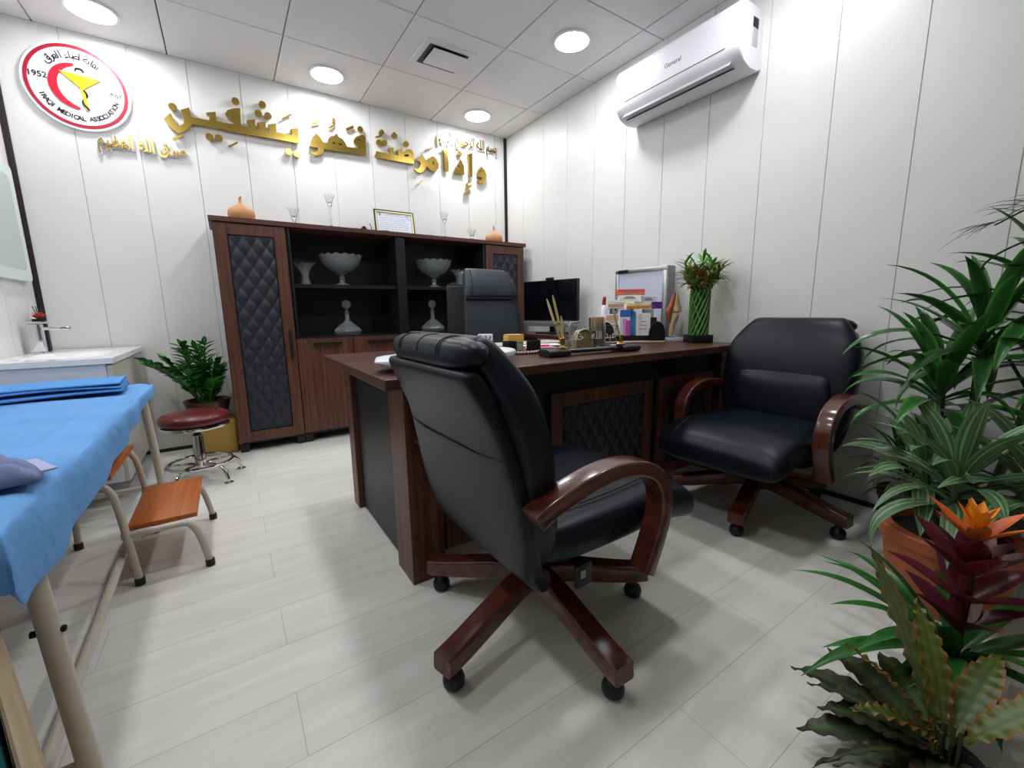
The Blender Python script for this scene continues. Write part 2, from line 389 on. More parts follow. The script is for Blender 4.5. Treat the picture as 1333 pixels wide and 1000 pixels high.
# ============================================================ gold lettering on the back wall
WORDS = {'yashfin':{'polys':[[(-2.643,2.189),(-2.605,2.232),(-2.596,2.215),(-2.592,2.179),(-2.569,2.161),(-2.543,2.179),(-2.539,2.198),(-2.538,2.228),(-2.548,2.263),(-2.502,2.288),(-2.497,2.266),(-2.5,2.232),(-2.398,2.232),(-2.396,2.261),(-2.408,2.262),(-2.412,2.276),(-2.357,2.294),(-2.359,2.235),(-2.261,2.235),(-2.26,2.249),(-2.29,2.265),(-2.303,2.292),(-2.288,2.319),(-2.25,2.339),(-2.211,2.349),(-2.216,2.267),(-2.215,2.237),(-2.169,2.238),(-2.169,2.262),(-2.177,2.264),(-2.182,2.277),(-2.128,2.296),(-2.131,2.237),(-2.109,2.238),(-2.11,2.261),(-2.117,2.264),(-2.12,2.277),(-2.063,2.295),(-2.067,2.24),(-2.042,2.239),(-2.041,2.266),(-2.048,2.269),(-2.049,2.279),(-1.998,2.295),(-2.0,2.238),(-1.9,2.24),(-1.896,2.267),(-1.911,2.267),(-1.905,2.28),(-1.854,2.294),(-1.856,2.191),(-2.306,2.187),(-2.306,2.192),(-2.496,2.19),(-2.515,2.16),(-2.551,2.129),(-2.578,2.114),(-2.62,2.151)]],'holes':[[(-2.27,2.306),(-2.253,2.309),(-2.253,2.296),(-2.269,2.291)]],'dots':[(-2.588,2.273),(-2.234,2.389),(-2.409,2.129),(-2.357,2.131),(-2.072,2.405),(-2.103,2.342),(-2.044,2.338),(-1.931,2.118),(-1.879,2.114)],'bars':[[(-2.613,2.082),(-2.554,2.114),(-2.55,2.104),(-2.609,2.069)],[(-2.309,2.09),(-2.25,2.129),(-2.249,2.119),(-2.303,2.083)],[(-1.956,2.341),(-1.893,2.384),(-1.887,2.379),(-1.949,2.336)]]},'fahuwa':{'polys':[[(-1.785,2.184),(-1.776,2.218),(-1.758,2.255),(-1.732,2.285),(-1.711,2.269),(-1.686,2.23),(-1.658,2.233),(-1.646,2.268),(-1.627,2.285),(-1.599,2.295),(-1.594,2.307),(-1.576,2.31),(-1.573,2.293),(-1.542,2.28),(-1.523,2.257),(-1.513,2.232),(-1.412,2.235),(-1.409,2.246),(-1.435,2.251),(-1.457,2.269),(-1.458,2.291),(-1.437,2.318),(-1.402,2.336),(-1.376,2.343),(-1.362,2.328),(-1.368,2.194),(-1.684,2.183),(-1.69,2.156),(-1.714,2.136),(-1.741,2.125),(-1.768,2.129),(-1.783,2.139),(-1.782,2.146),(-1.756,2.144),(-1.734,2.159),(-1.725,2.182)]],'holes':[[(-1.622,2.243),(-1.599,2.245),(-1.6,2.233),(-1.618,2.234)],[(-1.574,2.245),(-1.55,2.245),(-1.55,2.234),(-1.568,2.235)],[(-1.426,2.3),(-1.407,2.303),(-1.409,2.285),(-1.425,2.284)]],'dots':[(-1.399,2.381)],'bars':[[(-1.754,2.352),(-1.698,2.38),(-1.694,2.373),(-1.75,2.344)],[(-1.512,2.365),(-1.454,2.399),(-1.447,2.383),(-1.504,2.35)],[(-1.64,2.348),(-1.604,2.374),(-1.596,2.396),(-1.609,2.402),(-1.605,2.415),(-1.594,2.422),(-1.583,2.411),(-1.585,2.391),(-1.598,2.365),(-1.631,2.34)]]},'mariduto':{'polys':[[(-1.3,2.193),(-1.279,2.244),(-1.266,2.239),(-1.174,2.24),(-1.175,2.265),(-1.184,2.266),(-1.179,2.282),(-1.138,2.293),(-1.137,2.237),(-1.102,2.238),(-1.103,2.268),(-1.114,2.269),(-1.11,2.283),(-1.062,2.295),(-1.06,2.271),(-1.031,2.294),(-1.002,2.306),(-0.976,2.301),(-0.963,2.272),(-0.966,2.193)],[(-0.939,2.23),(-0.923,2.248),(-0.889,2.287),(-0.872,2.267),(-0.855,2.241),(-0.827,2.265),(-0.786,2.288),(-0.759,2.276),(-0.736,2.232),(-0.741,2.193),(-0.77,2.164),(-0.807,2.164),(-0.852,2.194),(-0.865,2.166),(-0.887,2.141),(-0.912,2.132),(-0.941,2.138),(-0.964,2.153),(-0.957,2.156),(-0.928,2.164),(-0.909,2.188),(-0.902,2.21),(-0.913,2.224)]],'holes':[[(-1.054,2.246),(-1.033,2.26),(-1.01,2.262),(-1.008,2.252),(-1.04,2.241)],[(-0.798,2.24),(-0.779,2.246),(-0.774,2.223),(-0.793,2.217)]],'dots':[(-1.255,2.311),(-1.21,2.317),(-1.024,2.344)],'bars':[[(-0.857,2.328),(-0.782,2.361),(-0.783,2.353),(-0.857,2.32)],[(-0.964,2.026),(-0.891,2.082),(-0.888,2.074),(-0.947,2.031)],[(-1.148,2.39),(-1.124,2.42),(-1.098,2.395),(-1.102,2.372),(-1.128,2.362)],[(-1.28,2.352),(-1.249,2.365),(-1.251,2.394),(-1.233,2.415),(-1.214,2.411),(-1.207,2.393),(-1.222,2.373),(-1.242,2.354),(-1.274,2.343)]]},'idha':{'polys':[[(-0.695,2.358),(-0.671,2.361),(-0.649,2.363),(-0.637,2.258),(-0.641,2.186),(-0.677,2.188),(-0.678,2.34)],[(-0.592,2.182),(-0.57,2.237),(-0.555,2.239),(-0.52,2.239),(-0.548,2.263),(-0.513,2.31),(-0.484,2.257),(-0.481,2.182)],[(-0.445,2.362),(-0.392,2.385),(-0.397,2.182),(-0.435,2.179),(-0.433,2.351)],[(-0.349,2.212),(-0.336,2.248),(-0.302,2.282),(-0.265,2.259),(-0.245,2.215),(-0.255,2.172),(-0.285,2.134),(-0.319,2.126),(-0.351,2.141),(-0.343,2.146),(-0.309,2.164),(-0.3,2.183),(-0.346,2.189)]],'holes':[[(-0.315,2.245),(-0.305,2.248),(-0.304,2.236),(-0.314,2.233)]],'dots':[(-0.522,2.354)],'bars':[[(-0.489,2.028),(-0.432,2.053),(-0.432,2.029),(-0.488,2.002)],[(-0.466,2.108),(-0.429,2.137),(-0.425,2.127),(-0.446,2.111),(-0.442,2.091),(-0.409,2.11),(-0.412,2.086),(-0.459,2.062)]]}}
YW = -.035
def flat_to_wall(me, mb, mi=0, y=YW): mb.add_mesh(me, Matrix.Translation((0, y, 0)) @ RX90, mi)
LBL = {'yashfin': ('large gold Arabic word nearest the round sign', 'wall lettering'), 'fahuwa': ('gold Arabic word left of centre, above the two left glass candle holders', 'wall lettering'),
       'mariduto': ('gold Arabic word in the middle right, above the framed certificate', 'wall lettering'), 'idha': ('gold Arabic word nearest the right corner', 'wall lettering')}
for k, w_ in WORDS.items():
    allp = [p for P in w_['polys'] for p in P]; cx = sum(p[0] for p in allp)/len(allp)
    t = thing('gold_word', LBL[k][0], LBL[k][1], (cx, 0, 2.2), 0, 'gold words of the wall verse')
    sh = lambda P: [(x-cx, z-2.2) for x, z in P]
    for P in w_['polys']:
        mb = MB(); flat_to_wall(curve_mesh([sh(P)]+[sh(h) for h in w_['holes'] if min(p[0] for p in P) < h[0][0] < max(p[0] for p in P)], .022), mb, y=-.024); mb.build('letter', M_gold, t, flat=True)
    for x, z in w_['dots']:
        mb = MB(); mb.M = Matrix.Translation((x-cx, -.013, z-2.2)) @ RX90; mb.lathe([(.0, 0), (.022, 0), (.0225, .002), (.0225, .02), (.022, .022), (0, .022)], 24); mb.build('dot', M_gold, t)
    for P in w_['bars']:
        mb = MB(); flat_to_wall(curve_mesh([sh(P)], .02), mb, y=-.024); mb.build('vowel_mark', M_gold, t, flat=True)
def small_line(txt, x0, x1, zc, label, name='gold_inscription'):
    me = text_mesh(arabic(txt), .1, .006, .0016); xsv = [v.co.x for v in me.vertices]; zs = [v.co.y for v in me.vertices]
    k = (x1-x0)/(max(xsv)-min(xsv)); mx = (max(xsv)+min(xsv))/2; mz = (max(zs)+min(zs))/2
    t = thing(name, label, 'wall lettering', ((x0+x1)/2, 0, zc))
    kz = k*1.75
    X = lambda y: Matrix.Translation((0, y, 0)) @ RX90 @ Matrix.Diagonal((k, kz, 1, 1)) @ Matrix.Translation((-mx, -mz, 0))
    bk = text_mesh(arabic(txt), .1, .008, .0075); mb = MB(); mb.add_mesh(bk, X(-.014)); mb.build('backing', M_white, t, flat=True)
    mb = MB(); mb.add_mesh(me, X(-.022)); mb.build('letters', M_gold, t, flat=True)
small_line('بسم الله الرحمن الرحيم', -.735, -.125, 2.45, 'small gold Arabic line on white backing at the top right of the back wall')
small_line('صدق الله العظيم', -2.985, -2.552, 1.995, 'small gold Arabic line on white backing under the round sign')
# ============================================================ round sign
t = thing('round_sign', 'round white medical association sign with red ring, crescent and yellow goblet', 'sign', (-3.03, 0, 2.281))
R_ = .238
mb = MB(); mb.M = RX90.copy(); mb.lathe([(0, .001), (R_, .001), (R_, .018), (R_-.003, .021), (0, .021)], 64); mb.build('disc', M_white, t)
mb = MB(); mb.M = RX90.copy(); mb.lathe([(.206, .0205), (.223, .0205), (.223, .0235), (.206, .0235)], 64, closed=True); mb.build('ring', M_redring, t)
def onsign(loops, nm, m, y=-.0235, d=.005):
    mb = MB(); mb.add_mesh(curve_mesh([[(a*R_, b*R_) for a, b in L] for L in loops], d), Matrix.Translation((0, y, 0)) @ RX90); return mb.build(nm, m, t, flat=True)
cr = []
for k in range(31): a = (90+180*k/30)*D2R; cr.append((-.02+.5*math.cos(a), .52*math.sin(a)))
ci = []
for k in range(25): a = (110+140*k/24)*D2R; ci.append((.17+.53*math.cos(a)*1.0, .5*math.sin(a)))
onsign([cr+list(reversed(ci))], 'crescent', M_red)
onsign([[(-.3, .3), (.46, .25), (.11, -.03), (.15, -.5), (.09, -.51), (.05, -.02)]], 'goblet', M_yellow, -.026)
sn = [(.0, .36), (.03, .42), (.12, .42), (.15, .36)]
mb = MB(); mb.tube([(a*R_, -.024, b*R_) for a, b in sn], .005, 8, sm=6); mb.build('snake_head', M_ink, t)
mb = MB()
mb.tube([((.1+.05*math.sin(z*17))*R_, -.024-.003*math.cos(z*17), (-.06-z)*R_) for z in [i*.02 for i in range(23)]], .0055, 8); mb.build('snake', M_ink, t)
def ring_text(mb, chars, r, a0, a1, size, bottom=False, y=-.0225):
    n = len(chars)
    for i, ch in enumerate(chars):
        if ch == ' ': continue
        a = (a0+(a1-a0)*i/(n-1))*D2R; me = text_mesh(ch, size, .002, .0006)
        rot = a+PI/2 if bottom else a-PI/2
        mb.add_mesh(me, Matrix.Translation((r*math.cos(a), y, r*math.sin(a))) @ RX90 @ Matrix.Rotation(rot, 4, 'Z'))
mb = MB(); ring_text(mb, 'IRAQI MEDICAL ASSOCIATION', .172, 203, 340, .034, True); mb.build('english_lettering', M_ink, t, flat=True)
mb = MB(); ring_text(mb, arabic('نقابة اطباء العراق'), .166, 133, 52, .052); mb.build('arabic_lettering', M_ink, t, flat=True)
mb = MB(); mb.add_mesh(text_mesh('1952', .042, .002, .0006), Matrix.Translation((-.165, -.0225, .03)) @ RX90); mb.build('year', M_ink, t, flat=True)
mb = MB(); mb.add_mesh(text_mesh('١٩٥٢', .036, .002, .0004), Matrix.Translation((.165, -.0225, -.01)) @ RX90); mb.build('year', M_ink, t, flat=True)
# ============================================================ air conditioner
t = thing('air_conditioner', 'white wall-mounted split air conditioner high on the right wall', 'air conditioner', (0, -2.02, 0))
prof = [(0, 2.155), (0, 2.43), (-.15, 2.432), (-.188, 2.425), (-.205, 2.40), (-.208, 2.23), (-.198, 2.195), (-.16, 2.155), (-.10, 2.135), (-.03, 2.14)]
pp = smooth_path([Vector((a, 0, b)) for a, b in prof], 1, True)
mb = MB(); ends = [(-.405, .955), (-.40, .985), (-.385, 1.0), (.385, 1.0), (.40, .985), (.405, .955)]
cxm, czm = -.1, 2.28
mb.loft([[(min(0, cxm+(p.x-cxm)*k) if p.x < -.01 else 0, y, czm+(p.z-czm)*k) for p in pp] for y, k in ends]); mb.build('body', M_white, t, sharp=28)
mb = MB(); mb.box(-.2085, 0, 2.232, .0025, .66, .003); mb.build('panel_seam', M_black, t)
M_louv = mat('louver_grey', '#b5b3b8', .4)
mb = MB(); mb.M = Matrix.Translation((-.178, 0, 2.170)) @ Euler((0, -.83, 0)).to_matrix().to_4x4(); mb.box(0, 0, 0, .062, .70, .006, .002); mb.build('louver', M_louv, t)
mb = MB(); mb.M = Matrix.Translation((-.151, 0, 2.148)) @ Euler((0, -.5, 0)).to_matrix().to_4x4(); mb.box(0, 0, 0, .012, .70, .006); mb.build('outlet_gap', M_black, t)
mb = MB(); mb.add_mesh(text_mesh('General', .034, .001), Matrix.Translation((-.2075, -.02, 2.305)) @ Matrix.Rotation(-PI/2, 4, 'Z') @ RX90); mb.build('lettering', mat('grey_print', '#74747c', .5), t, flat=True)
mb = MB(); mb.box(-.075, -.4055, 2.31, .05, .002, .13, .001); mb.build('rating_label', mat('label_grey', '#c3c4c4', .5), t)
mb = MB(); mb.box(-.075, -.4065, 2.352, .05, .002, .046, .001); mb.build('rating_label', M_ink, t, label='dark top of the rating label')
# ============================================================ storage cabinet
def quilt(mb, x0, x1, z0, z1, y, px, pz, d=.017, mi=0):
    """padded panel facing -y stitched in diamonds"""
    nx = max(8, int((x1-x0)/px*16)); nz = max(8, int((z1-z0)/pz*16))
    def fn(u, v):
        x = x0+(x1-x0)*u; z = z0+(z1-z0)*v; a = (x-x0)/px+(z-z0)/pz; b = (x-x0)/px-(z-z0)/pz
        h = (abs(math.sin(PI*a))*abs(math.sin(PI*b)))**.38
        e = min(1, min(u*(x1-x0), (1-u)*(x1-x0), v*(z1-z0), (1-v)*(z1-z0))/.008)
        return (x, y-d*h*e, z)
    mb.grid(nx, nz, fn, mi); return mb
def framed_door(parent, nm, x0, x1, z0, z1, y, rail, th=.02, px=.085, pz=.13, lab=None):
    mb = MB()
    for a, b, c, d in ((x0, x0+rail, z0, z1), (x1-rail, x1, z0, z1)): mb.box((a+b)/2, y+th/2, (c+d)/2, b-a, th, d-c, .0015, 1)
    for a, b, c, d in ((x0+rail, x1-rail, z0, z0+rail), (x0+rail, x1-rail, z1-rail, z1)): mb.box((a+b)/2, y+th/2, (c+d)/2, b-a, th, d-c, .0015, 1)
    o = mb.build(nm, M_walnut, parent, lab)
    mb = MB(); quilt(mb, x0+rail, x1-rail, z0+rail, z1-rail, y+.014, px, pz); mb.box((x0+x1)/2, y+.017, (z0+z1)/2, x1-x0-2*rail, .004, z1-z0-2*rail)
    q = mb.build('quilted_panel', M_quilt, o, sharp=60); return o
def bar_handle(parent, x, y, z, L, vert):
    mb = MB()
    if vert: mb.box(x, y-.02, z, .016, .012, L, .003); mb.box(x, y-.008, z+L/2-.012, .014, .02, .02, .002); mb.box(x, y-.008, z-L/2+.012, .014, .02, .02, .002)
    else: mb.box(x, y-.02, z, L, .012, .02, .003); mb.box(x-L/2+.012, y-.008, z, .02, .02, .016, .002); mb.box(x+L/2-.012, y-.008, z, .02, .02, .016, .002)
    mb.build('handle', M_black, parent)
cab = thing('storage_cabinet', 'long walnut storage cabinet with quilted doors and open black shelves along the back wall', 'cabinet', (-1.265, 0, 0))
def cx_(x): return x+1.265
YB = -.385; YK = -.018
def cbox(nm, x0, x1, y0, y1, z0, z1, m, lab=None, bev=.001):
    mb = MB(); mb.box(cx_((x0+x1)/2), (y0+y1)/2, (z0+z1)/2, abs(x1-x0), abs(y1-y0), z1-z0, bev, 1); return mb.build(nm, m, cab, lab)
cbox('top_board', -2.475, -.055, YB-.015, YK, 1.525, 1.555, M_walnut_x)
for x0, x1 in ((-2.46, -2.44), (-2.06, -2.04), (-.49, -.47), (-.09, -.07)): cbox('side_panel', x0, x1, YB+.021, YK, .06, 1.5245, M_walnut if x0 in (-2.46, -.09) else M_char)
cbox('back_panel', -2.439, -.091, YK-.012, YK, .06, 1.524, M_dark)
cbox('bottom_board', -2.439, -.091, YB+.021, YK-.013, .06, .08, M_char)
cbox('shelf_base', -2.039, -.491, YB+.004, YK-.013, .755, .775, M_char)
cbox('divider', -1.29, -1.215, YB+.004, YK-.013, .776, 1.524, M_char)
cbox('shelf_board', -2.039, -1.291, YB+.03, YK-.013, 1.125, 1.15, M_char)
cbox('shelf_board', -1.214, -.491, YB+.03, YK-.013, 1.125, 1.15, M_char)
for x in (-2.03, -.497): cbox('inner_side', x-.009, x+.006, YB+.002, YK-.013, .776, 1.524, M_char)
d = framed_door(cab, 'door', cx_(-2.455), cx_(-2.052), .075, 1.52, YB, .07); bar_handle(d, cx_(-2.085), YB, .73, .21, True)
d = framed_door(cab, 'door', cx_(-.478), cx_(-.073), .075, 1.52, YB, .07); bar_handle(d, cx_(-.445), YB, .73, .21, True)
xs_ = [-2.048, -1.66, -1.272, -.884, -.482]
for i in range(4):
    mb = MB(); mb.box(cx_((xs_[i]+xs_[i+1])/2), YB+.011, .4225, xs_[i+1]-xs_[i]-.004, .02, .685, .0015, 1); d = mb.build('door', M_walnut, cab, 'plain walnut lower door')
    bar_handle(d, cx_((xs_[i]+xs_[i+1])/2+.01), YB+.001, .728, .2, False)
for x in (-2.43, -2.075, -2.02, -1.27, -.5, -.45, -.1):
    mb = MB(); mb.box(cx_(x), YB+.05, .03, .05, .05, .059, .003, 1, taper=1.15); mb.build('foot', M_black, cab)
for x in (-2.43, -1.27, -.1):
    mb = MB(); mb.box(cx_(x), -.07, .03, .05, .05, .059, .003, 1, taper=1.15); mb.build('foot', M_black, cab)
# ---- things on the cabinet
ZT = 1.5552; M_gourd = mat('dried_gourd', '#c08a5c', .55, var=.16, vscale=14, stretch=(1, 1, 2.2), bump=(20, .3, .004))
gp_ = smooth_path([Vector((r, 0, z)) for r, z in [(.03, 0), (.066, .012), (.080, .042), (.074, .075), (.048, .098), (.022, .112), (.011, .126), (.009, .142), (.011, .15)]], 4)
g = thing('dried_gourd', 'dried orange gourd at the left end of the cabinet top', 'gourd', (-2.285, -.235, ZT), 0, 'gourds on the cabinet')
mb = MB(); mb.lathe([(p.x, p.z) for p in gp_], 36); mb.build('body', M_gourd, g)
mb = MB(); mb.tube([(0, 0, .148), (.002, 0, .158), (.006, 0, .166)], [.007, .004], 8); mb.build('stem', mat('gourd_stem', '#7d5836', .7), g)
dup(g, (-.285, -.21, ZT), 1.3, 'dried orange gourd at the right end of the cabinet top')
def candle(h, label, loc, grp='glass candle holders on the cabinet'):
    t = thing('candle_holder', label, 'candle holder', loc, 0, grp)
    pr = [(.001, 0), (.034, 0), (.035, .004), (.012, .012), (.008, .022), (.012, .03), (.0075, .04)]
    k = h-.085
    pr += [(.0075, k*.5), (.011, k*.55), (.0075, k*.6), (.0075, k), (.012, k+.008), (.020, k+.03), (.026, k+.055), (.0385, k+.085), (.036, k+.085), (.022, k+.06), (.014, k+.035), (.001, k+.03)]
    mb = MB(); mb.lathe(pr, 24); mb.build('stem_and_cup', M_glass, t, sharp=50); return t
candle(.125, 'short clear glass candle holder right of the left gourd', (-1.965, -.22, ZT))
candle(.25, 'tall clear glass candle holder on the left half of the cabinet top', (-1.715, -.215, ZT))
candle(.225, 'tall clear glass candle holder right of the framed certificate', (-.785, -.21, ZT))
candle(.11, 'short clear glass candle holder left of the right gourd', (-.525, -.22, ZT))
# certificate
cw, chh = .33, .205
t = thing('framed_certificate', 'black-and-gold framed certificate leaning on the cabinet top', 'certificate', (-1.215, -.2, ZT), 0)
lean = Matrix.Translation((0, 0, .002)) @ Euler((-.16, 0, 0)).to_matrix().to_4x4()
mb = MB(); mb.M = lean
for cx0, cz0, sx, sz in ((0, .005, cw, .01), (0, chh-.005, cw, .01), (-cw/2+.005, chh/2, .01, chh-.02), (cw/2-.005, chh/2, .01, chh-.02)): mb.box(cx0, 0, cz0, sx, .014, sz, .002, 1)
mb.build('frame', M_black, t)
mb = MB(); mb.M = lean
for cx0, cz0, sx, sz in ((0, .0155, cw-.02, .011), (0, chh-.0155, cw-.02, .011), (-cw/2+.0155, chh/2, .011, chh-.042), (cw/2-.0155, chh/2, .011, chh-.042)): mb.box(cx0, -.003, cz0, sx, .01, sz, .002, 1)
mb.build('inner_frame', mat('pale_gold', '#d9cf9a', .35, metal=.3), t, label='pale gold inner moulding')
mb = MB(); mb.M = lean; mb.box(0, .001, chh/2, cw-.042, .006, chh-.042); mb.build('sheet', mat('certificate_paper', '#dfe3ee', .35), t)
mb = MB(); mb.M = lean
for z, x0, x1 in [(.172, -.05, .06), (.16, -.07, .08)]+[(.14-.017*i, -.125+.004*(i % 3), .115-.02*(i % 2)) for i in range(7)]:
    xx = x0
    while xx < x1:
        l = random.uniform(.008, .03); mb.box(xx+l/2, -.0024, z+random.uniform(-.001, .001), l, .0006, .0022); xx += l+random.uniform(.003, .008)
for cx0, cz0, sx, sz in ((0, .0245, cw-.05, .002), (0, chh-.0245, cw-.05, .002), (-cw/2+.0245, chh/2, .002, chh-.05), (cw/2-.0245, chh/2, .002, chh-.05)): mb.box(cx0, -.0024, cz0, sx, .0006, sz)
mb.box(-.118, -.0024, .168, .01, .0006, .022); mb.box(-.118, -.0024, .158, .02, .0006, .005)
mb.M = lean @ Matrix.Translation((.11, -.0025, .163)) @ RX90; mb.lathe([(.009, 0), (.013, 0), (.013, .0006), (.009, .0006)], 20, closed=True)
mb.build('print', mat('certificate_print', '#6d7590', .6), t, flat=True)
# dried flowers lying on the cabinet
t = thing('dried_flower_sprig', 'dark red dried flower sprig lying on the cabinet top left of the certificate', 'dried flowers', (-1.5, -.3, ZT))
mb = MB()
for i in range(22): mb.blade((random.uniform(-.1, .16), random.uniform(-.02, .02), .008), random.uniform(0, 6.3), random.uniform(-.1, .6), random.uniform(.02, .045), .014, .6, 4)
mb.build('leaves', leafmat('dried_leaf', '#4c3a24', '#5d3a26'), t, recalc=False)
mb = MB(); mb.tube([(-.11, 0, .006), (0, .01, .01), (.17, 0, .006)], .004, 6, sm=3); mb.tube([(.06, 0, .006), (.055, 0, .04), (.045, 0, .06)], .003, 6, sm=3); mb.build('stem', mat('dry_stem', '#3d3320', .8), t)
mb = MB()
for k in range(3):
    for i in range(8): mb.blade((0, -.005, .01), i*.8+k, .3+.45*k, .03, .024, -.6, 4)
mb.build('bloom', mat('dried_red_bloom', '#5c2028', .7), t, recalc=False)
mb = MB()
for i in range(9): mb.blade((.17, 0, .006), i*.75, .5, .03, .02, -.4, 4)
mb.build('bloom', mat('dried_yellow_bloom', '#d8c22a', .7), t, label='small yellow bloom', recalc=False)
# ---- glassware on the shelves
def scallop(n, ar, az, i0):
    def f(i, a, r, z):
        if i in i0: return r*(1+ar*math.cos(n*a)), z+az*math.cos(n*a)
        return r, z
    return f
def bowl(loc, label):
    t = thing('footed_bowl', label, 'glass bowl', loc, 0, 'cut glass bowls')
    mb = MB(); mb.lathe([(.001, 0), (.072, 0), (.073, .006), (.05, .012), (.022, .026), (.017, .04), (.022, .055), (.016, .07), (.018, .082), (.045, .088), (.05, .094), (.02, .1)], 32); mb.build('foot', M_cut, t)
    pr = [(.001, .098), (.03, .1), (.07, .112), (.11, .14), (.138, .175), (.152, .215), (.156, .228), (.150, .226), (.144, .21), (.13, .175), (.104, .145), (.066, .12), (.001, .108)]
    mb = MB(); mb.lathe(pr, 96, wob=scallop(16, .012, .006, (5, 6, 7))); mb.build('bowl', M_cut, t); return t
b0 = bowl((-1.665, -.2, 1.1502), 'cut glass footed fruit bowl on the left upper shelf')
dup(b0, (-.9, -.2, 1.1502), .4, 'cut glass footed fruit bowl on the right upper shelf')
def vase(loc, label):
    t = thing('glass_vase', label, 'vase', loc, 0, 'cut glass vases')
    pr = [(.001, 0), (.036, 0), (.037, .01), (.028, .04), (.025, .07), (.034, .105), (.06, .145), (.074, .158), (.07, .158), (.055, .142), (.03, .105), (.021, .07), (.024, .04), (.03, .014), (.001, .012)]
    mb = MB(); mb.lathe(pr, 64, wob=scallop(10, .02, .005, (7, 8))); mb.build('body', M_cut, t); return t
v0 = vase((-1.925, -.2, 1.1502), 'small flared cut glass vase at the left end of the upper shelf')
dup(v0, (-.655, -.2, 1.1502), .4, 'flared cut glass vase mostly hidden behind the tall leather chair')
def decanter(loc, label):
    t = thing('decanter', label, 'decanter', loc, 0, 'cut glass decanters')
    mb = MB(); mb.lathe([(.001, 0), (.085, 0), (.096, .012), (.104, .03), (.095, .045), (.05, .085), (.022, .105), (.017, .12), (.016, .165), (.026, .172), (.026, .176), (.012, .177), (.001, .176)], 40); mb.build('body', M_cut, t)
    mb = MB(); mb.lathe([(.001, .178), (.011, .178), (.012, .195), (.008, .2), (.001, .2)], 16)
    mb.M = Matrix.Translation((0, 0, .235)) @ RX90; mb.lathe([(.001, -.011), (.03, -.009), (.036, 0), (.03, .009), (.001, .011)], 32); mb.build('stopper', M_cut, t); return t
d0 = decanter((-1.65, -.2, .7752), 'cut glass decanter on the left lower shelf')
dup(d0, (-.93, -.2, .7752), 0, 'cut glass decanter on the right lower shelf')
# ============================================================ desk
TZ = .745
desk = thing('office_desk', 'large walnut and black executive desk with quilted front panels', 'desk', (-1.05, -2.0, 0))
def db(nm, x0, x1, y0, y1, z0, z1, m, lab=None, bev=.0015, par=None):
    mb = MB(); mb.box((x0+x1)/2+1.05, (y0+y1)/2+2.0, (z0+z1)/2, abs(x1-x0), abs(y1-y0), z1-z0, bev, 1); return mb.build(nm, m, par or desk, lab)
db('desktop', -2.075, -.06, -2.49, -1.53, TZ-.036, TZ, M_walnut_top, bev=.003)
db('leg', -2.0, -1.875, -2.425, -2.27, 0, TZ-.0365, M_walnut)
db('leg', -2.0, -1.9, -1.70, -1.605, 0, TZ-.0365, M_walnut)
db('leg', -.17, -.05, -2.425, -2.27, 0, TZ-.0365, M_walnut)
db('leg', -.17, -.05, -1.70, -1.605, 0, TZ-.0365, M_walnut)
db('side_panel', -1.978, -1.955, -2.2695, -1.7005, .012, TZ-.0365, M_char)
db('side_panel', -.1, -.075, -2.2695, -1.7005, .012, TZ-.0365, M_char)
db('apron', -1.8745, -.1705, -2.375, -2.35, .09, TZ-.0365, M_dark)
for x0, x1 in ((-1.86, -1.425), (-1.365, -.72), (-.665, -.2)):
    framed_door(desk, 'front_panel', x0+1.05, x1+1.05, .075, .60, -.399, .062, th=.023, px=.07, pz=.11)
# side return with the screen
ret = thing('side_table', 'dark walnut return table behind the desk along the right wall', 'table', (-.195, -1.0, 0))
mb = MB(); mb.box(0, 0, .735, .33, 1.04, .03, .003, 1); mb.build('tabletop', M_walnut_top, ret)
for y in (-.45, .45): mb = MB(); mb.box(0, y, .36, .29, .03, .719, .002, 1); mb.build('leg', M_walnut, ret)
# ============================================================ chairs
def rrect(a, b, r, n=4):
    L = []
    for cx0, cz0, a0 in ((a-r, b-r, 0), (-a+r, b-r, 90), (-a+r, -b+r, 180), (a-r, -b+r, 270)):
        for k in range(n+1): t_ = (a0+90*k/n)*D2R; L.append((cx0+r*math.cos(t_), cz0+r*math.sin(t_)))
    return L
def interp(tbl, t):
    for (t0, *a), (t1, *b) in zip(tbl, tbl[1:]):
        if t <= t1:
            k = (t-t0)/(t1-t0) if t1 > t0 else 0; k = max(0, k); return [x+(y-x)*k for x, y in zip(a, b)]
    return list(tbl[-1][1:])
def smooth_table(T, k=5):
    P = [Vector(r[:3]) for r in T]; Q = [Vector((r[3], 0, 0)) for r in T]
    return [(p.x, p.y, p.z, q.x) for p, q in zip(smooth_path(P, k), smooth_path(Q, k))]
def pad(mb, rows, n=36, e=.42, mi=0):
    """upholstered slab: rows of (x, z, half width, half thickness) from bottom to top"""
    R = smooth_table(rows); m_ = len(R); L = []
    for i, (x, z, hw, ht) in enumerate(R):
        a, b = R[max(0, i-1)], R[min(m_-1, i+1)]; t_ = Vector((b[0]-a[0], 0, b[1]-a[1]))
        t_ = t_.normalized() if t_.length > 1e-6 else Vector((0, 0, 1)); nn = Vector((t_.z, 0, -t_.x))
        L.append([Vector((x, 0, z))+Vector((0, q, 0))+nn*p_ for p_, q in superloop(0, 0, ht, hw, n, e)])
    return mb.loft(L, True, mi)
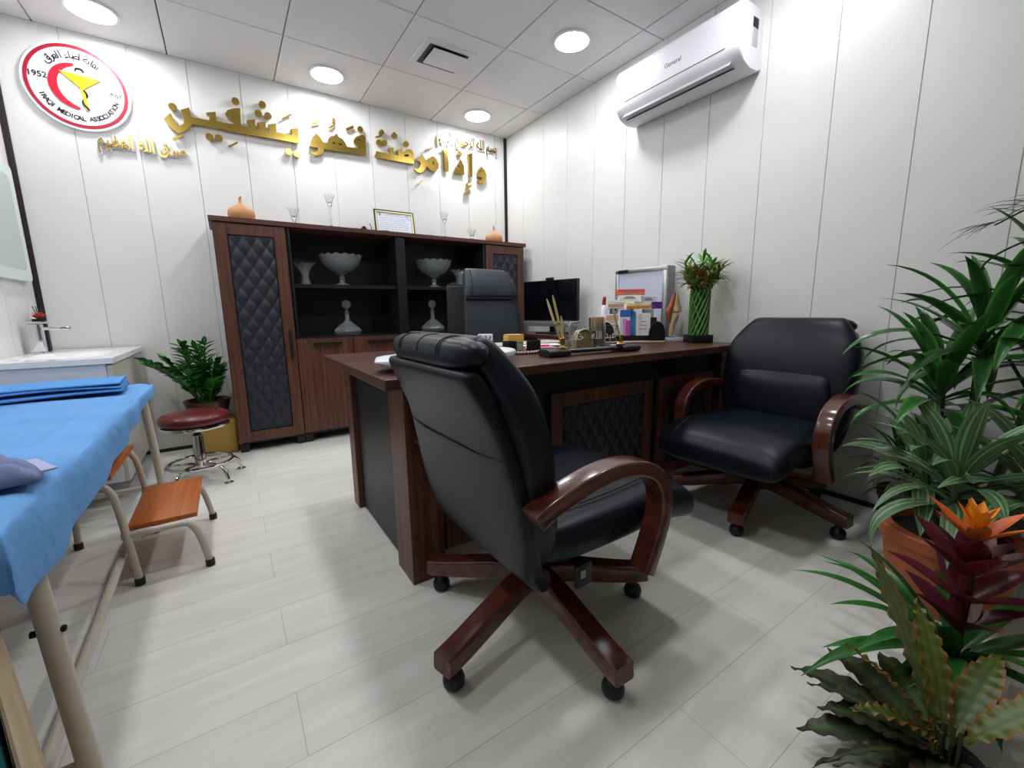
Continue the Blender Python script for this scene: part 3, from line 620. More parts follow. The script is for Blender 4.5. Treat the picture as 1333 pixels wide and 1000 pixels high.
def chair_base(t, r=.34):
    mb = MB(); mb.lathe([(.001, .10), (.034, .10), (.036, .2), (.03, .205), (.022, .21), (.022, .30), (.001, .30)], 24); mb.build('column', M_black, t)
    mb = MB(); mb.box(.02, 0, .29, .26, .17, .05, .012); mb.tube([(.02, -.08, .29), (.02, -.186, .26)], .006, 8); mb.build('tilt_mechanism', M_black, t)
    mb = MB(); mb.box(.02, -.19, .232, .06, .012, .07, .006); mb.box(.015, -.1965, .236, .018, .0015, .022, mi=1); mb.build('lever_plate', [M_black, mat('pale_green_mark', '#93a38f', .5)], t)
    for k in range(5):
        a = (51+72*k)*D2R
        L = [[(q, p_) for p_, q in rrect(w_, h_, .012)] for w_, h_ in ()]
        mb = MB(); mb.at(rz=a); P = [(.015, 0, .145), (.10, 0, .140), (.2, 0, .118), (.3, 0, .096), (.365, 0, .086), (.375, 0, .085)]
        prof_ = rrect(.031, .026, .009)
        mb.sweep(P, prof_, (0, 1, 0), sm=3, scale=(1.25, .9)); lg = mb.build('star_leg', M_mahog, t, sharp=40)
        mb = MB(); mb.lathe([(.001, 0), (.018, 0), (.027, .008), (.029, .022), (.024, .036), (.014, .044), (.01, .065), (.001, .065)], 20, c=(r*math.cos(a), r*math.sin(a), .001)); mb.build('caster', M_black, lg)
ARM = [(-.235, .515), (-.20, .532), (-.13, .552), (-.055, .567), (.02, .570), (.095, .556), (.154, .522), (.185, .465), (.184, .40), (.158, .33), (.125, .262)]
def arms(t, dy=.30, dz=0, kx=1):
    for s_ in (-1, 1):
        mb = MB(); mb.sweep([(x*kx, s_*dy, z+dz) for x, z in ARM], rrect(.031, .020, .008), (0, 1, 0), sm=4); mb.build('armrest', M_mahog, t, sharp=40)
def seat(t, dz=0):
    mb = MB(); L = []
    T = [(-.165, .385, .20, .02), (-.155, .385, .235, .05), (-.08, .38, .255, .062), (.1, .38, .262, .066), (.25, .385, .265, .068), (.33, .374, .266, .068), (.40, .354, .264, .060), (.435, .338, .25, .042), (.446, .33, .23, .014)]
    for x, zc, hw, hz in [(v[0], v[1], v[2], v[3]) for v in smooth_table(T, 4)]:
        L.append([(x, a, zc+b+dz) for a, b in superloop(0, 0, hw, hz, 40, .5)])
    mb.loft(L); o = mb.build('seat', M_leather, t, sharp=60)
    for s_ in (-1, 1): mb = MB(); mb.tube([(-.1, s_*.19, .4425+dz), (.1, s_*.195, .447+dz), (.25, s_*.195, .4545+dz), (.33, s_*.19, .438+dz), (.40, s_*.185, .413+dz), (.438, s_*.18, .36+dz)], .0022, 6, sm=4); mb.build('seam', M_seam, o); return o
def guest_chair(label, loc, rz):
    t = thing('guest_armchair', label, 'chair', loc, rz, 'black leather guest armchairs')
    chair_base(t); arms(t); seat(t)
    rows = [(-.15, .335, .21, .02), (-.16, .36, .245, .045), (-.175, .45, .275, .055), (-.185, .56, .285, .055), (-.205, .68, .287, .055), (-.23, .77, .278, .054), (-.255, .835, .245, .05), (-.275, .885, .212, .04), (-.283, .908, .195, .026), (-.285, .918, .18, .008)]
    mb = MB(); pad(mb, rows); b_ = mb.build('backrest', M_leather, t, sharp=60)
    # lumbar cushion and front seams
    mb = MB(); pad(mb, [(-.125, .40, .17, .01), (-.125, .44, .205, .03), (-.135, .52, .212, .034), (-.146, .60, .205, .03), (-.156, .645, .185, .012)], e=.5); mb.build('lumbar_cushion', M_leather, b_, sharp=60)
    for s_ in (-1, 1): mb = MB(); mb.tube([(-.152, s_*.185, .655), (-.176, s_*.19, .74), (-.203, s_*.16, .83), (-.232, s_*.115, .885), (-.272, s_*.105, .918)], .002, 6, sm=4); mb.build('seam', M_seam, b_)
    mb = MB(); mb.tube([(-.150, -.18, .652), (-.149, 0, .655), (-.150, .18, .652)], .0022, 6, sm=4)
    mb.build('seam', M_seam, b_)
    # rear shell
    rows2 = [(-.05, .225, .13, .008), (-.085, .235, .175, .02), (-.135, .27, .215, .022), (-.185, .34, .252, .024), (-.213, .45, .272, .026), (-.232, .56, .272, .026), (-.258, .68, .257, .026), (-.288, .76, .248, .026), (-.315, .815, .236, .024), (-.33, .838, .226, .018), (-.333, .846, .21, .006)]
    mb = MB(); pad(mb, rows2, e=.3); s2 = mb.build('rear_shell', M_leather, t, sharp=50)
    mb = MB(); mb.tube([(-.272, -.243, .64), (-.2745, -.15, .628), (-.2745, 0, .626), (-.2745, .15, .628), (-.272, .243, .64)], .0022, 6, sm=4)
    mb.build('seam', M_seam, s2)
    # top roll with stitched bands
    mb = MB(); L = []
    for y in [-.226+.452*i/24 for i in range(25)]:
        k = min(1, (1-abs(y/.2285)**6)) ** .5 + .001
        L.append([(-.300+a*k, y, .876+b*k) for a, b in superloop(0, 0, .047, .041, 20, .8)])
    mb.loft(L); tr = mb.build('top_roll', M_leather, t, sharp=60)
    for y in (-.118, -.106, 0, .106, .118): mb = MB(); mb.tube([(-.300+q[0], y, .876+q[1]) for q in superloop(0, 0, .0475, .0415, 40, .8)[:21]], .0009, 5); mb.build('seam', M_seam, tr)
    done = set()
    for o in (b_, s2, tr):
        for q in [o]+list(o.children):
            if q.data.name in done: continue
            done.add(q.data.name)
            for v in q.data.vertices:
                if v.co.z > .55: v.co.z = .55+(v.co.z-.55)*.925
    return t
c1 = guest_chair('black leather armchair nearest the camera, seen from behind, in front of the desk', (-1.735, -2.775, 0), 1*D2R)
c2 = dup(c1, (-.425, -2.79, 0), 182*D2R, 'black leather armchair facing the room with its back to the right wall')
for o in c2.children:
    if o.name.startswith('star_leg'): o.rotation_euler = (0, 0, (195-182-51)*D2R)
# executive chair
t = thing('executive_chair', 'tall black leather executive chair with headrest roll behind the desk', 'chair', (-.735, -1.10, 0), -86*D2R)
chair_base(t); arms(t, .335, .07); seat(t, .07)
rows = [(-.16, .42, .24, .02), (-.17, .45, .28, .045), (-.2, .6, .305, .055), (-.215, .75, .305, .055), (-.235, .9, .29, .055), (-.262, 1.05, .262, .055), (-.285, 1.15, .24, .05), (-.297, 1.21, .222, .038), (-.302, 1.235, .20, .012)]
mb = MB(); pad(mb, rows); b_ = mb.build('backrest', M_leather2, t, sharp=60)
mb = MB(); pad(mb, [(-.178, 1.035, .215, .008), (-.190, 1.05, .232, .03), (-.214, 1.12, .226, .05), (-.24, 1.19, .21, .046), (-.258, 1.235, .195, .03), (-.272, 1.255, .18, .008)], e=.5); hr = mb.build('headrest', M_leather2, t, sharp=60)
for s_ in (-1, 1): mb = MB(); mb.tube([(-.16, s_*.19, 1.06), (-.162, s_*.185, 1.12), (-.19, s_*.172, 1.2), (-.235, s_*.162, 1.25)], .002, 6, sm=4); mb.build('seam', M_seam, hr)
mb = MB(); pad(mb, [(-.1, .33, .15, .01), (-.15, .35, .2, .02), (-.215, .42, .25, .022), (-.25, .6, .265, .022), (-.268, .8, .265, .022), (-.3, 1.0, .235, .022), (-.325, 1.13, .2, .02), (-.335, 1.19, .18, .008)], e=.3); mb.build('rear_shell', M_leather2, t, sharp=50)
# ============================================================ left side: mirror, basin, tap
M_mirror = mat('mirror_silver', '#dfe8e4', .06, metal=1); M_frost = mat('frosted_mirror_border', '#dfe9e5', .5, metal=.35)
def rr2(w, h, r, n=6): return rrect(w/2, h/2, r, n)
t = thing('wall_mirror', 'frosted-edged rectangular mirror on the left wall above the basin', 'mirror', (XL, -.47, 1.455))
mb = MB(); mb.prism(rr2(.72, .62, .03), lambda a, b: (.002, a, b), lambda a, b: (.03, a, b)); mb.build('frame', M_frost, t)
mb = MB(); mb.prism(rr2(.60, .50, .03), lambda a, b: (.0302, a, b), lambda a, b: (.0312, a, b)); mb.build('mirror_glass', M_mirror, t)
bx0, bx1, by0, by1 = XL+.003, -2.925, -.965, -.03
t = thing('wash_basin', 'white wall-hung wash basin cabinet in the left corner behind the couch', 'wash basin', ((bx0+bx1)/2, (by0+by1)/2, 0))
bw, bd = bx1-bx0, by1-by0
def bowl_fn(mb):
    nu, nv = 40, 40
    def fn(u, v):
        x = -bw/2+bw*u; y = -bd/2+bd*v; a = (x+.0)/(.155); b = (y+.08)/(.24); q = (abs(a)**4+abs(b)**4)**.25
        d = .1*max(0, min(1, (1.06-q)/.3))
        return (x, y, .745-d*d*(3-2*d/.1)/.1/1.0*1.0 if d > 0 else .745)
    mb.grid(nu, nv, fn)
mb = MB(); bowl_fn(mb)
e_ = .745; z_ = .718
for (xa, ya), (xb, yb) in (((-bw/2, -bd/2), (bw/2, -bd/2)), ((bw/2, -bd/2), (bw/2, bd/2)), ((bw/2, bd/2), (-bw/2, bd/2)), ((-bw/2, bd/2), (-bw/2, -bd/2))):
    mb._f([mb._v((xa, ya, e_)), mb._v((xb, yb, e_)), mb._v((xb, yb, z_)), mb._v((xa, ya, z_))])
mb._f([mb._v(p) for p in ((-bw/2, -bd/2, z_), (bw/2, -bd/2, z_), (bw/2, -.32, z_), (-bw/2, -.32, z_))])
mb._f([mb._v(p) for p in ((-bw/2, .2, z_), (bw/2, .2, z_), (bw/2, bd/2, z_), (-bw/2, bd/2, z_))])
bmesh.ops.remove_doubles(mb.bm, verts=mb.bm.verts, dist=.0005)
mb.build('basin_top', mat('white_ceramic', '#f2f2f2', .12, spec=.6), t)
M_lacq = mat('pale_blue_white_lacquer', '#d8dde6', .3); M_beige = mat('beige_lacquer', '#cbc7bd', .35)
def hollow(nm, m, x0, x1, y0, y1, z0, z1, lab=None):
    mb = MB(); mb.box((x0+x1)/2, (y0+y1)/2, (z0+z1)/2, x1-x0, y1-y0, z1-z0, .002, 1); return mb.build(nm, m, t, lab)
hollow('side_panel', M_lacq, -bw/2+.004, bw/2-.03, -bd/2+.008, -bd/2+.026, .12, .717)
hollow('side_panel', M_lacq, -bw/2+.004, bw/2-.03, bd/2-.026, bd/2-.008, .12, .717)
hollow('bottom_panel', M_lacq, -bw/2+.004, bw/2-.03, -bd/2+.027, bd/2-.027, .12, .14)
for k in range(2):
    y0 = -bd/2+.01+k*(bd/2-.009); d = hollow('door', M_beige, bw/2-.0285, bw/2-.01, y0, y0+bd/2-.012, .12, .712)
t = thing('basin_tap', 'chrome single-lever basin tap with flat spout at the left corner', 'tap', (-3.325, -.33, .7455))
mb = MB(); mb.box(0, 0, .004, .07, .07, .008, .003); mb.box(0, 0, .085, .056, .056, .155, .004); mb.build('body', M_chrome, t)
mb = MB(); mb.box(.07, 0, .136, .14, .046, .018, .005); mb.build('spout', M_chrome, t)
mb = MB(); mb.box(.012, 0, .1695, .08, .05, .012, .004); mb.build('lever', M_chrome, t)
t = thing('orange_flower_holder', 'small dark cup with orange flowers behind the basin tap', 'cup', (-3.335, -.20, .7455))
mb = MB(); mb.lathe([(.001, 0), (.026, 0), (.03, .19), (.027, .19), (.024, .01), (.001, .008)], 20); mb.build('cup', M_black, t)
mb = MB()
for i in range(9): mb.blade((.0, 0, .185), i*.72, .7+.25*(i % 3), .05, .03, .8, 5)
mb.build('flower', mat('coral_petal', '#d9553c', .6), t, recalc=False)
mb = MB()
for i in range(3): mb.tube([(0, 0, .18), (.02*math.cos(i*2), .02*math.sin(i*2), .26)], .0022, 5)
mb.build('stem', mat('dark_stem', '#2b3325', .6), t)
# ============================================================ examination couch
BX0, BX1, BY0, BY1, BZ = -3.365, -2.80, -2.75, -1.09, .615
bed = thing('examination_couch', 'cream tube-framed examination couch along the left wall', 'couch', ((BX0+BX1)/2, (BY0+BY1)/2, 0))
ox, oy = (BX0+BX1)/2, (BY0+BY1)/2
mb = MB(); mb.box(0, 0, .575, BX1-BX0-.03, BY1-BY0-.03, .06, .02, 3); mb.build('mattress', mat('couch_vinyl', '#39465c', .5), bed)
mb = MB()
for x in (BX0+.04, BX1-.04): mb.tube([(x-ox, BY0+.03-oy, .525), (x-ox, BY1-.03-oy, .525)], .018, 12)
for y in (BY0+.04, oy, BY1-.04): mb.tube([(BX0+.04-ox, y-oy, .525), (BX1-.04-ox, y-oy, .525)], .016, 12)
mb.build('frame', M_cream, bed)
LEGS = [((-2.80, -1.05), (-2.815, -1.12)), ((-3.32, -1.05), (-3.33, -1.12)), ((-2.745, -2.74), (-2.805, -2.63)), ((-3.33, -2.74), (-3.32, -2.63))]
for (fx, fy), (tx, ty) in LEGS:
    mb = MB(); mb.tube([(fx-ox, fy-oy, .012), (tx-ox, ty-oy, .53)], .017, 18); mb.build('leg', M_cream, bed)
    ch = bed.children[-1] if False else None
mb = MB(); mb.tube([(-2.86-ox, -1.06-oy, .1), (-2.825-ox, -2.715-oy, .1)], .0135, 12); mb.build('long_rail', M_cream, bed)
for y in (-1.06, -2.72):
    mb = MB(); mb.tube([(-2.805-ox if y > -2 else -2.76-ox, y-oy, .1), (-3.325-ox, y-oy, .1)], .013, 12); mb.build('cross_rail', M_cream, bed)
for (x, y, z) in ((-2.786, -2.667, .36),):
    mb = MB(); mb.M = Matrix.Translation((x-ox+.014, y-oy, z)) @ Euler((0, PI/2, 0)).to_matrix().to_4x4(); mb.lathe([(.001, 0), (.0065, 0), (.0065, .008), (.004, .010), (.001, .010)], 10)
    mb.build('bolt', M_black, bed); mb = MB(); mb.M = Matrix.Translation((x-ox-.024, y-oy, z+.005)) @ Euler((0, PI/2, 0)).to_matrix().to_4x4(); mb.lathe([(.001, 0), (.0065, 0), (.0065, .008), (.001, .009)], 10); mb.build('bolt', M_black, bed)
# blue sheet: top, right overhang, near end drape
def hang(y):
    k = (BY1-y)/(BY1-BY0); return .02+.185*k-.065*k*k+.003*math.sin(y*9)+.002*math.sin(y*31)
def sheet_fn(u, v):
    y = BY1+.012-(BY1-BY0+.024)*min(1, v/.9)
    wx = BX1-BX0+.014; U = u*1.22
    drop_n = 0 if v <= .9 else (v-.9)/.1
    hn = .10*drop_n+.012*drop_n*math.sin(U*7 if U <= 1 else 7)
    if U <= 1: x = BX0+wx*U; z = BZ+.006+.004*math.sin(7*x+5*y)*math.sin(9*y)+.003*math.sin(23*y+9*x)+.007*math.exp(-((x+2.88-.10*(y+2.1)-.012*math.sin(11*y))/.012)**2)*max(0, min(1, (-y-1.4)/.2))+.005*math.exp(-((y+1.75-.5*(x+3.0)+.02*math.sin(9*x))/.012)**2)
    else:
        k = (U-1)/.22; h = hang(y)*k*(1-.38*max(0, (v-.9)/.1)); x = BX1+.014+.012*math.sin(min(1, k*2)*PI/2)+.006*k*math.sin(y*19+math.sin(y*7)); z = BZ+.006-h-.004*(1-math.cos(k*3))
    edge = max(0, 1-abs(U-1)/.06); z -= .012*edge*edge
    # the far corner droops inward
    far = max(0, 1-(BY1-y)/.1)
    if v > .9: y -= .02*math.sin(min(1, drop_n*2)*PI/2)+.01*drop_n*math.sin(u*22); z = min(z, BZ+.006-hn-.004*(1-math.cos(drop_n*3))) if U > 1 else z-hn
    z -= .012*max(0, 1-abs(v-.9)/.03)**2 if U <= 1 else 0
    return (x, y, z)
mb = MB(); mb.grid(70, 110, sheet_fn)
sh = mb.build('bed_sheet', M_blue, None); md = sh.modifiers.new('thickness', 'SOLIDIFY'); md.thickness = .003; md.offset = 1; md2 = sh.modifiers.new('soften', 'SUBSURF'); md2.levels = 1; md2.render_levels = 1
tag(sh, 'bright blue sheet spread over the examination couch and hanging over its edge', 'bed sheet')
# folded sheet at the far end
t = thing('folded_sheet', 'folded blue sheet lying flat across the far end of the couch', 'folded sheet', (-3.09, -1.30, BZ+.016))
mb = MB()
for i, (w_, d_, h_) in enumerate([(.50, .26, .016), (.495, .25, .014), (.49, .245, .013)]):
    L = []
    for k in range(15):
        x = -w_/2+w_*k/14; j = .004*math.sin(x*15+i)
        L.append([(x, a+j, .009+i*.0145+b+.003*math.sin(x*9+i*2)+.007*max(0, math.sin(x*7+1))*(i > 0)) for a, b in superloop(0, 0, d_/2, h_/2, 24, .5)])
    mb.loft(L)
mb.build('folds', M_blue2, t); t.rotation_euler = (0, 0, .06)
# crumpled gown
def gown_fn(u, v):
    x = -.17+.34*u; y = -.15+.30*v; r = min(1, min(u, 1-u, v, 1-v)/.22)
    h = .064*r**.55*(.42+.58*abs(math.sin(8*u+6*v+2.2*math.sin(6*v)))**.7)+.02*abs(math.sin(15*u-9*v+1.5*math.sin(8*u)))*r
    return (x*(1+.12*math.sin(7*v)), y*(1+.1*math.sin(6*u)), max(.002, h))
t = thing('crumpled_gown', 'crumpled grey-blue cloth on the near end of the couch', 'cloth', (-3.0, -2.55, BZ+.0165), .5)
mb = MB(); mb.grid(48, 48, gown_fn); mb.build('cloth', M_gown, t, sharp=60)
o = COL.objects[-1] if False else t.children[0]; md = o.modifiers.new('thickness', 'SOLIDIFY'); md.thickness = .003; md.offset = 1
mb = MB(); mb.box(.165, -.03, .0055, .10, .12, .005, .002); mb.build('turned_hem', mat('pale_lilac_lining', '#a9add2', .8), t, label='pale lilac turned-back hem')
# ============================================================ step stool
t = thing('step_stool', 'two-step stool with orange wooden boards on cream tube legs beside the couch', 'step stool', (-2.81, -1.645, 0))
def sx(x): return x+2.81
def sy(y): return y+1.645
mb = MB(); mb.box(sx(-2.715), sy(-1.62), .205, .20, .43, .02, .005); mb.build('lower_step', M_orange_wood, t)
mb = MB(); mb.box(sx(-2.93), sy(-1.62), .40, .20, .43, .02, .005); mb.build('upper_step', M_orange_wood, t)
for y in (-1.845, -1.395):
    mb = MB(); mb.tube([(sx(-2.595), sy(y-.012), .018), (sx(-2.615), sy(y), .12), (sx(-2.635), sy(y), .17), (sx(-2.67), sy(y), .186), (sx(-2.83), sy(y), .186)], .0115, 12, sm=5); mb.build('leg', M_cream, t)
    mb = MB(); mb.tube([(sx(-2.80), sy(y-.012), .018), (sx(-2.825), sy(y), .28), (sx(-2.84), sy(y), .355), (sx(-2.875), sy(y), .381), (sx(-3.0), sy(y), .381), (sx(-3.03), sy(y), .355), (sx(-3.04), sy(y), .28), (sx(-3.05), sy(y-.01), .018)], .0115, 12, sm=5); mb.build('leg', M_cream, t)
    for x in (-2.595, -2.80, -3.05):
        mb = MB(); mb.lathe([(.001, 0), (.015, 0), (.0155, .02), (.0145, .026), (.001, .026)], 14, c=(sx(x), sy(y-.012), .0005)); mb.build('rubber_foot', M_black, t)
# ============================================================ round stool
t = thing('round_stool', 'round maroon vinyl stool with chrome post and foot ring', 'stool', (-2.655, -.775, 0))
mb = MB(); q = smooth_path([Vector((r, 0, z)) for r, z in [(.02, .335), (.13, .335), (.155, .34), (.168, .36), (.16, .388), (.12, .403), (.06, .408), (.001, .409)]], 4)
mb.lathe([(max(.0005, p.x), p.z) for p in q], 48); mb.build('seat', mat('maroon_vinyl', '#5e1a20', .28, spec=.6, var=.2, vscale=7, bump=(40, .25, .002)), t)
mb = MB(); mb.lathe([(.14, .318), (.163, .318), (.165, .326), (.163, .336), (.14, .336)], 48, closed=True); mb.build('seat_band', M_chrome, t)
mb = MB(); mb.box(0, 0, .32, .2, .03, .018, .003); mb.box(0, 0, .321, .03, .2, .016, .003); mb.lathe([(.001, .26), (.017, .26), (.017, .315), (.001, .315)], 20); mb.build('seat_bracket', M_black, t)
mb = MB(); mb.lathe([(.001, .07), (.027, .07), (.027, .25), (.024, .255), (.024, .265), (.001, .265)], 28); mb.build('post', M_chrome, t)
mb = MB(); mb.tube([(.155*math.cos(2*PI*k/48), .155*math.sin(2*PI*k/48), .105) for k in range(48)], .009, 10, closed=True); mb.build('foot_ring', M_chrome, t)
for k in range(5):
    a = (20+72*k)*D2R; c_, s_ = math.cos(a), math.sin(a)
    mb = MB(); mb.tube([(r*c_, r*s_, z) for r, z in [(.015, .09), (.08, .098), (.15, .094), (.185, .07), (.2, .03), (.203, .012)]], .0095, 10, sm=4); lg = mb.build('leg', M_chrome, t)
    mb = MB(); mb.lathe([(.001, .001), (.024, .001), (.024, .005), (.012, .012), (.001, .014)], 18, c=(.203*c_, .203*s_, 0)); mb.build('foot', M_chrome, lg)
# ============================================================ open crate by the couch
t = thing('wooden_crate', 'open light wooden crate standing by the near end of the couch', 'crate', (-2.865, -3.0, 0), 21.5*D2R)
for nm, c, s_ in (('side_board', (.13, 0, .235), (.02, .42, .43)), ('side_board', (-.13, 0, .235), (.02, .42, .43)), ('end_board', (0, .2, .235), (.2395, .02, .43)), ('end_board', (0, -.2, .235), (.2395, .02, .43)), ('bottom_board', (0, 0, .01), (.28, .42, .02))):
    mb = MB(); mb.box(*c, *s_, .003, 1); mb.build(nm, M_ply, t)
def packet(nm, col, x, y, z, w_, d_, h_, rz, label, grp=None, lab2=None, cat='packet'):
    t = thing(nm, label, cat, (x, y, z), rz, grp); mb = MB(); mb.box(0, 0, h_/2, w_, d_, h_, .006, 2); mb.build('pack', mat(nm+'_card', col, .5), t); return t
ca, sa = math.cos(21.5*D2R), math.sin(21.5*D2R)
def crate_pt(a, b): return (-2.865+a*ca-b*sa, -3.0+a*sa+b*ca)
packet('blue_packet', '#2a66b8', *crate_pt(0.01, .09), .021, .21, .15, .38, 21.5*D2R, 'blue packet inside the wooden crate, nearest the couch')
packet('green_packet', '#14655c', *crate_pt(0.01, -.07), .021, .21, .12, .37, 21.5*D2R, 'dark green packet inside the wooden crate beside the blue one')
# ============================================================ zz plant behind the round stool
t = thing('yellow_bin', 'ochre square bin carrying the brown plant pot behind the round stool', 'bin', (-2.595, -.22, 0))
mb = MB(); mb.box(.02, .015, .12, .22, .22, .238, .02, 3, taper=1.04); mb.build('body', mat('ochre_plastic', '#a98642', .5), t)
t = thing('zz_plant', 'glossy dark green plant in a brown glazed pot beside the cabinet', 'potted plant', (-2.61, -.235, .2402))
mb = MB(); mb.lathe([(.001, 0), (.095, 0), (.10, .01), (.125, .10), (.133, .128), (.137, .135), (.130, .14), (.118, .128), (.11, .1), (.001, .095)], 40); mb.build('pot', mat('brown_glaze', '#3d221c', .22, spec=.6), t)
mb = MB(); mb.lathe([(.001, .108), (.110, .106)], 32); mb.build('soil', M_soil, t)
stem = MB(); fol = MB()
ZZ = [(-138, 1.12, .44, .7), (-155, 1.1, .43, .5), (-90, 1.3, .42, .35), (-110, 1.2, .42, .3), (-75, 1.45, .42, .2), (-125, 1.4, .42, .25), (-170, 1.3, .36, .4), (100, 1.3, .40, .4), (60, 1.35, .38, .4), (-70, 1.32, .42, .25), (-100, 1.42, .40, .2), (20, 1.42, .36, .25), (-50, 1.3, .4, .4), (-20, 1.4, .36, .3), (140, 1.42, .38, .2), (-120, 1.25, .33, .5), (-70, 1.1, .34, .5), (0, 1.5, .42, .2), (-160, 1.2, .34, .5)]
for az, el, L, dr in ZZ:
    az *= D2R; p = Vector((.03*math.cos(az), .03*math.sin(az), .10)); a = el; P = [p.copy()]; N = 14
    if math.cos(el-.3)*math.sin(az)*L > .04: L *= .62
    if p.x+math.cos(el-.25)*math.cos(az)*L > .06: L *= .7
    for i in range(N):
        d_ = Vector((math.cos(a)*math.cos(az), math.cos(a)*math.sin(az), math.sin(a))); p = p+d_*L/N; a -= dr/N; P.append(p.copy())
        if i > 2:
            for sd in (-1, 1):
                fol.blade(p, az+sd*(.95+.1*random.random()), (.45 if p.y < .08 else 1.1)+.35*random.random(), .085*(1.0-.35*abs(i/N-.6)), .042, .35, 5, fold=.3, peak=.45)
    fol.blade(p, az, a, .07, .03, .3, 5, fold=.3, peak=.45)
    stem.tube(P, [.007, .003], 7)
stem.build('stems', mat('zz_stem', '#3f6b2e', .45), t)
fol.build('foliage', leafmat('zz_leaf', '#1f5a22', [(0, '#469440'), (.2, '#307630'), (.5, '#296729')], .3, .5), t, recalc=False)
# ============================================================ things on the desk
Z = TZ+.0003
def sub(par, nm, m, f, label=None, **k):
    mb = MB(); f(mb); return mb.build(nm, m, par, label, **k)
# low white device between the armchair and the desk edge
t = thing('baby_scale', 'low white plastic device lying on the left end of the desk', 'device', (-1.76, -2.29, Z), 9*D2R)
def f(mb):
    L = []
    for k in range(17):
        s_ = -1+k/8; x = .30*s_; w_ = .115*(1-abs(s_)**4)**.5+.004; h_ = .022*(1-abs(s_)**3.2)**.5+.003
        L.append([(x, a, .026+b+.01*s_*s_) for a, b in superloop(0, 0, w_, h_, 24, .6)])
    mb.loft(L)
sub(t, 'tray', M_white, f); sub(t, 'base', M_louv, lambda mb: mb.box(0, 0, .006, .34, .15, .012, .004))
# upright charcoal tower
t = thing('computer_tower', 'upright slim charcoal computer case standing on the desk in front of the tall chair', 'computer', (-1.50, -1.83, Z), -28*D2R)
sub(t, 'case', mat('charcoal_plastic', '#3a3e40', .45), lambda mb: mb.box(0, 0, .165, .088, .11, .31, .006))
sub(t, 'front_cover', mat('charcoal_cover', '#202424', .5), lambda mb: mb.box(-.004, -.058, .163, .076, .01, .30, .004))
sub(t, 'top_cap', M_char, lambda mb: (mb.box(0, 0, .3235, .08, .10, .007, .003), mb.box(-.008, -.02, .330, .03, .03, .008, .003)))
sub(t, 'foot', M_black, lambda mb: mb.box(0, 0, .005, .12, .12, .0095, .003))
# white holder with black print
t = thing('white_pen_cup', 'small white cup with black drawing beside the charcoal computer case', 'cup', (-1.43, -1.98, Z), -30*D2R)
def f(mb):
    for sx_, sy_, w_, d_ in ((0, -.033, .07, .004), (0, .033, .07, .004), (-.033, 0, .004, .062), (.033, 0, .004, .062)): mb.box(sx_, sy_, .045, w_, d_, .088, .002)
    mb.box(0, 0, .003, .066, .066, .006)
sub(t, 'body', M_white, f)
def f(mb):
    mb.tube([(-.02, -.0355, .05), (-.01, -.0355, .075), (.0, -.0355, .06), (-.012, -.0355, .04), (-.02, -.0355, .05)], .0018, 6, sm=4); mb.tube([(.0, -.0355, .085), (.014, -.0355, .055), (.024, -.0355, .082)], .003, 6); mb.tube([(-.03, -.0355, .08), (-.02, -.0355, .086)], .003, 6)
sub(t, 'print', M_ink, f)
# desk mat with papers
t = thing('desk_blotter', 'beige paper blotter on the desk in front of the tall chair', 'desk pad', (-1.08, -1.68, Z), 0)
sub(t, 'pad', mat('beige_blotter', '#b9aea0', .7), lambda mb: mb.box(0, 0, .006, .68, .2, .012, .003))
for i, (x, y, w_, d_, rz, c, lb) in enumerate([(-.98, -1.885, .16, .11, -.3, '#ebe9ee', 'white paper sheets lying on the desk beside the blotter'), (-1.10, -1.985, .13, .09, -.3, '#e9b7c8', 'pink paper slip on the desk left of the gold pens'), (-1.14, -1.86, .10, .07, -.3, '#efe6ee', 'white paper slip on the desk behind the pink one')]):
    t = thing('paper_sheet', lb, 'paper', (x, y, Z), rz)
    sub(t, 'sheet', mat('paper_%d' % i, c, .7), lambda mb: [mb.box(random.uniform(-.01, .01), random.uniform(-.01, .01), .002+.003*k, w_, d_, .002, .0005, 1) for k in range(4)])
t = thing('pink_tape', 'bright pink tag on the pink paper slip', 'tag', (-1.09, -1.99, Z+.0125), -.3)
sub(t, 'loop', mat('hot_pink', '#e2337c', .5), lambda mb: mb.prism([(-.03, 0), (-.005, .018), (.03, .012), (.034, -.006), (0, -.018)], lambda a, b: (a, b, 0), lambda a, b: (a, b, .008)))
# beaded tray with holders
t = thing('beaded_tray', 'round beaded tray with black holders on the desk beside the white device', 'tray', (-1.30, -2.07, Z), 0)
def f(mb):
    mb.lathe([(.001, 0), (.1, 0), (.1, .008), (.001, .008)], 36)
sub(t, 'tray', M_walnut_x, f)
def f(mb):
    for k in range(40):
        a = 2*PI*k/40; mb.lathe([(.001, -.007), (.005, -.005), (.0075, 0), (.005, .005), (.001, .007)], 8, c=(.101*math.cos(a), .101*math.sin(a), .009))
sub(t, 'bead_rim', mat('beige_bead', '#b9a890', .4), f)
for x, y, lb in ((-.064, -.02, 0), (.055, -.045, 0)): sub(t, 'holder', M_black, lambda mb: mb.lathe([(.001, .009), (.033, .009), (.034, .012), (.034, .058), (.030, .058), (.029, .02), (.001, .018)], 24, c=(x, y, 0)))
t = thing('sticky_notes', 'block of yellow and orange sticky notes on the beaded tray', 'note block', (-1.30, -2.026, Z+.0083), -.25)
sub(t, 'lower_block', mat('green_notes', '#a9bf9a', .7), lambda mb: mb.box(0, 0, .02, .075, .075, .038, .001, 1))
sub(t, 'upper_block', mat('yellow_notes', '#e6c46a', .7), lambda mb: mb.box(0, 0, .055, .078, .078, .03, .001, 1))
sub(t, 'top_sheet', mat('orange_notes', '#e39a4c', .7), lambda mb: mb.box(.003, .002, .0735, .078, .078, .006, .001, 1))
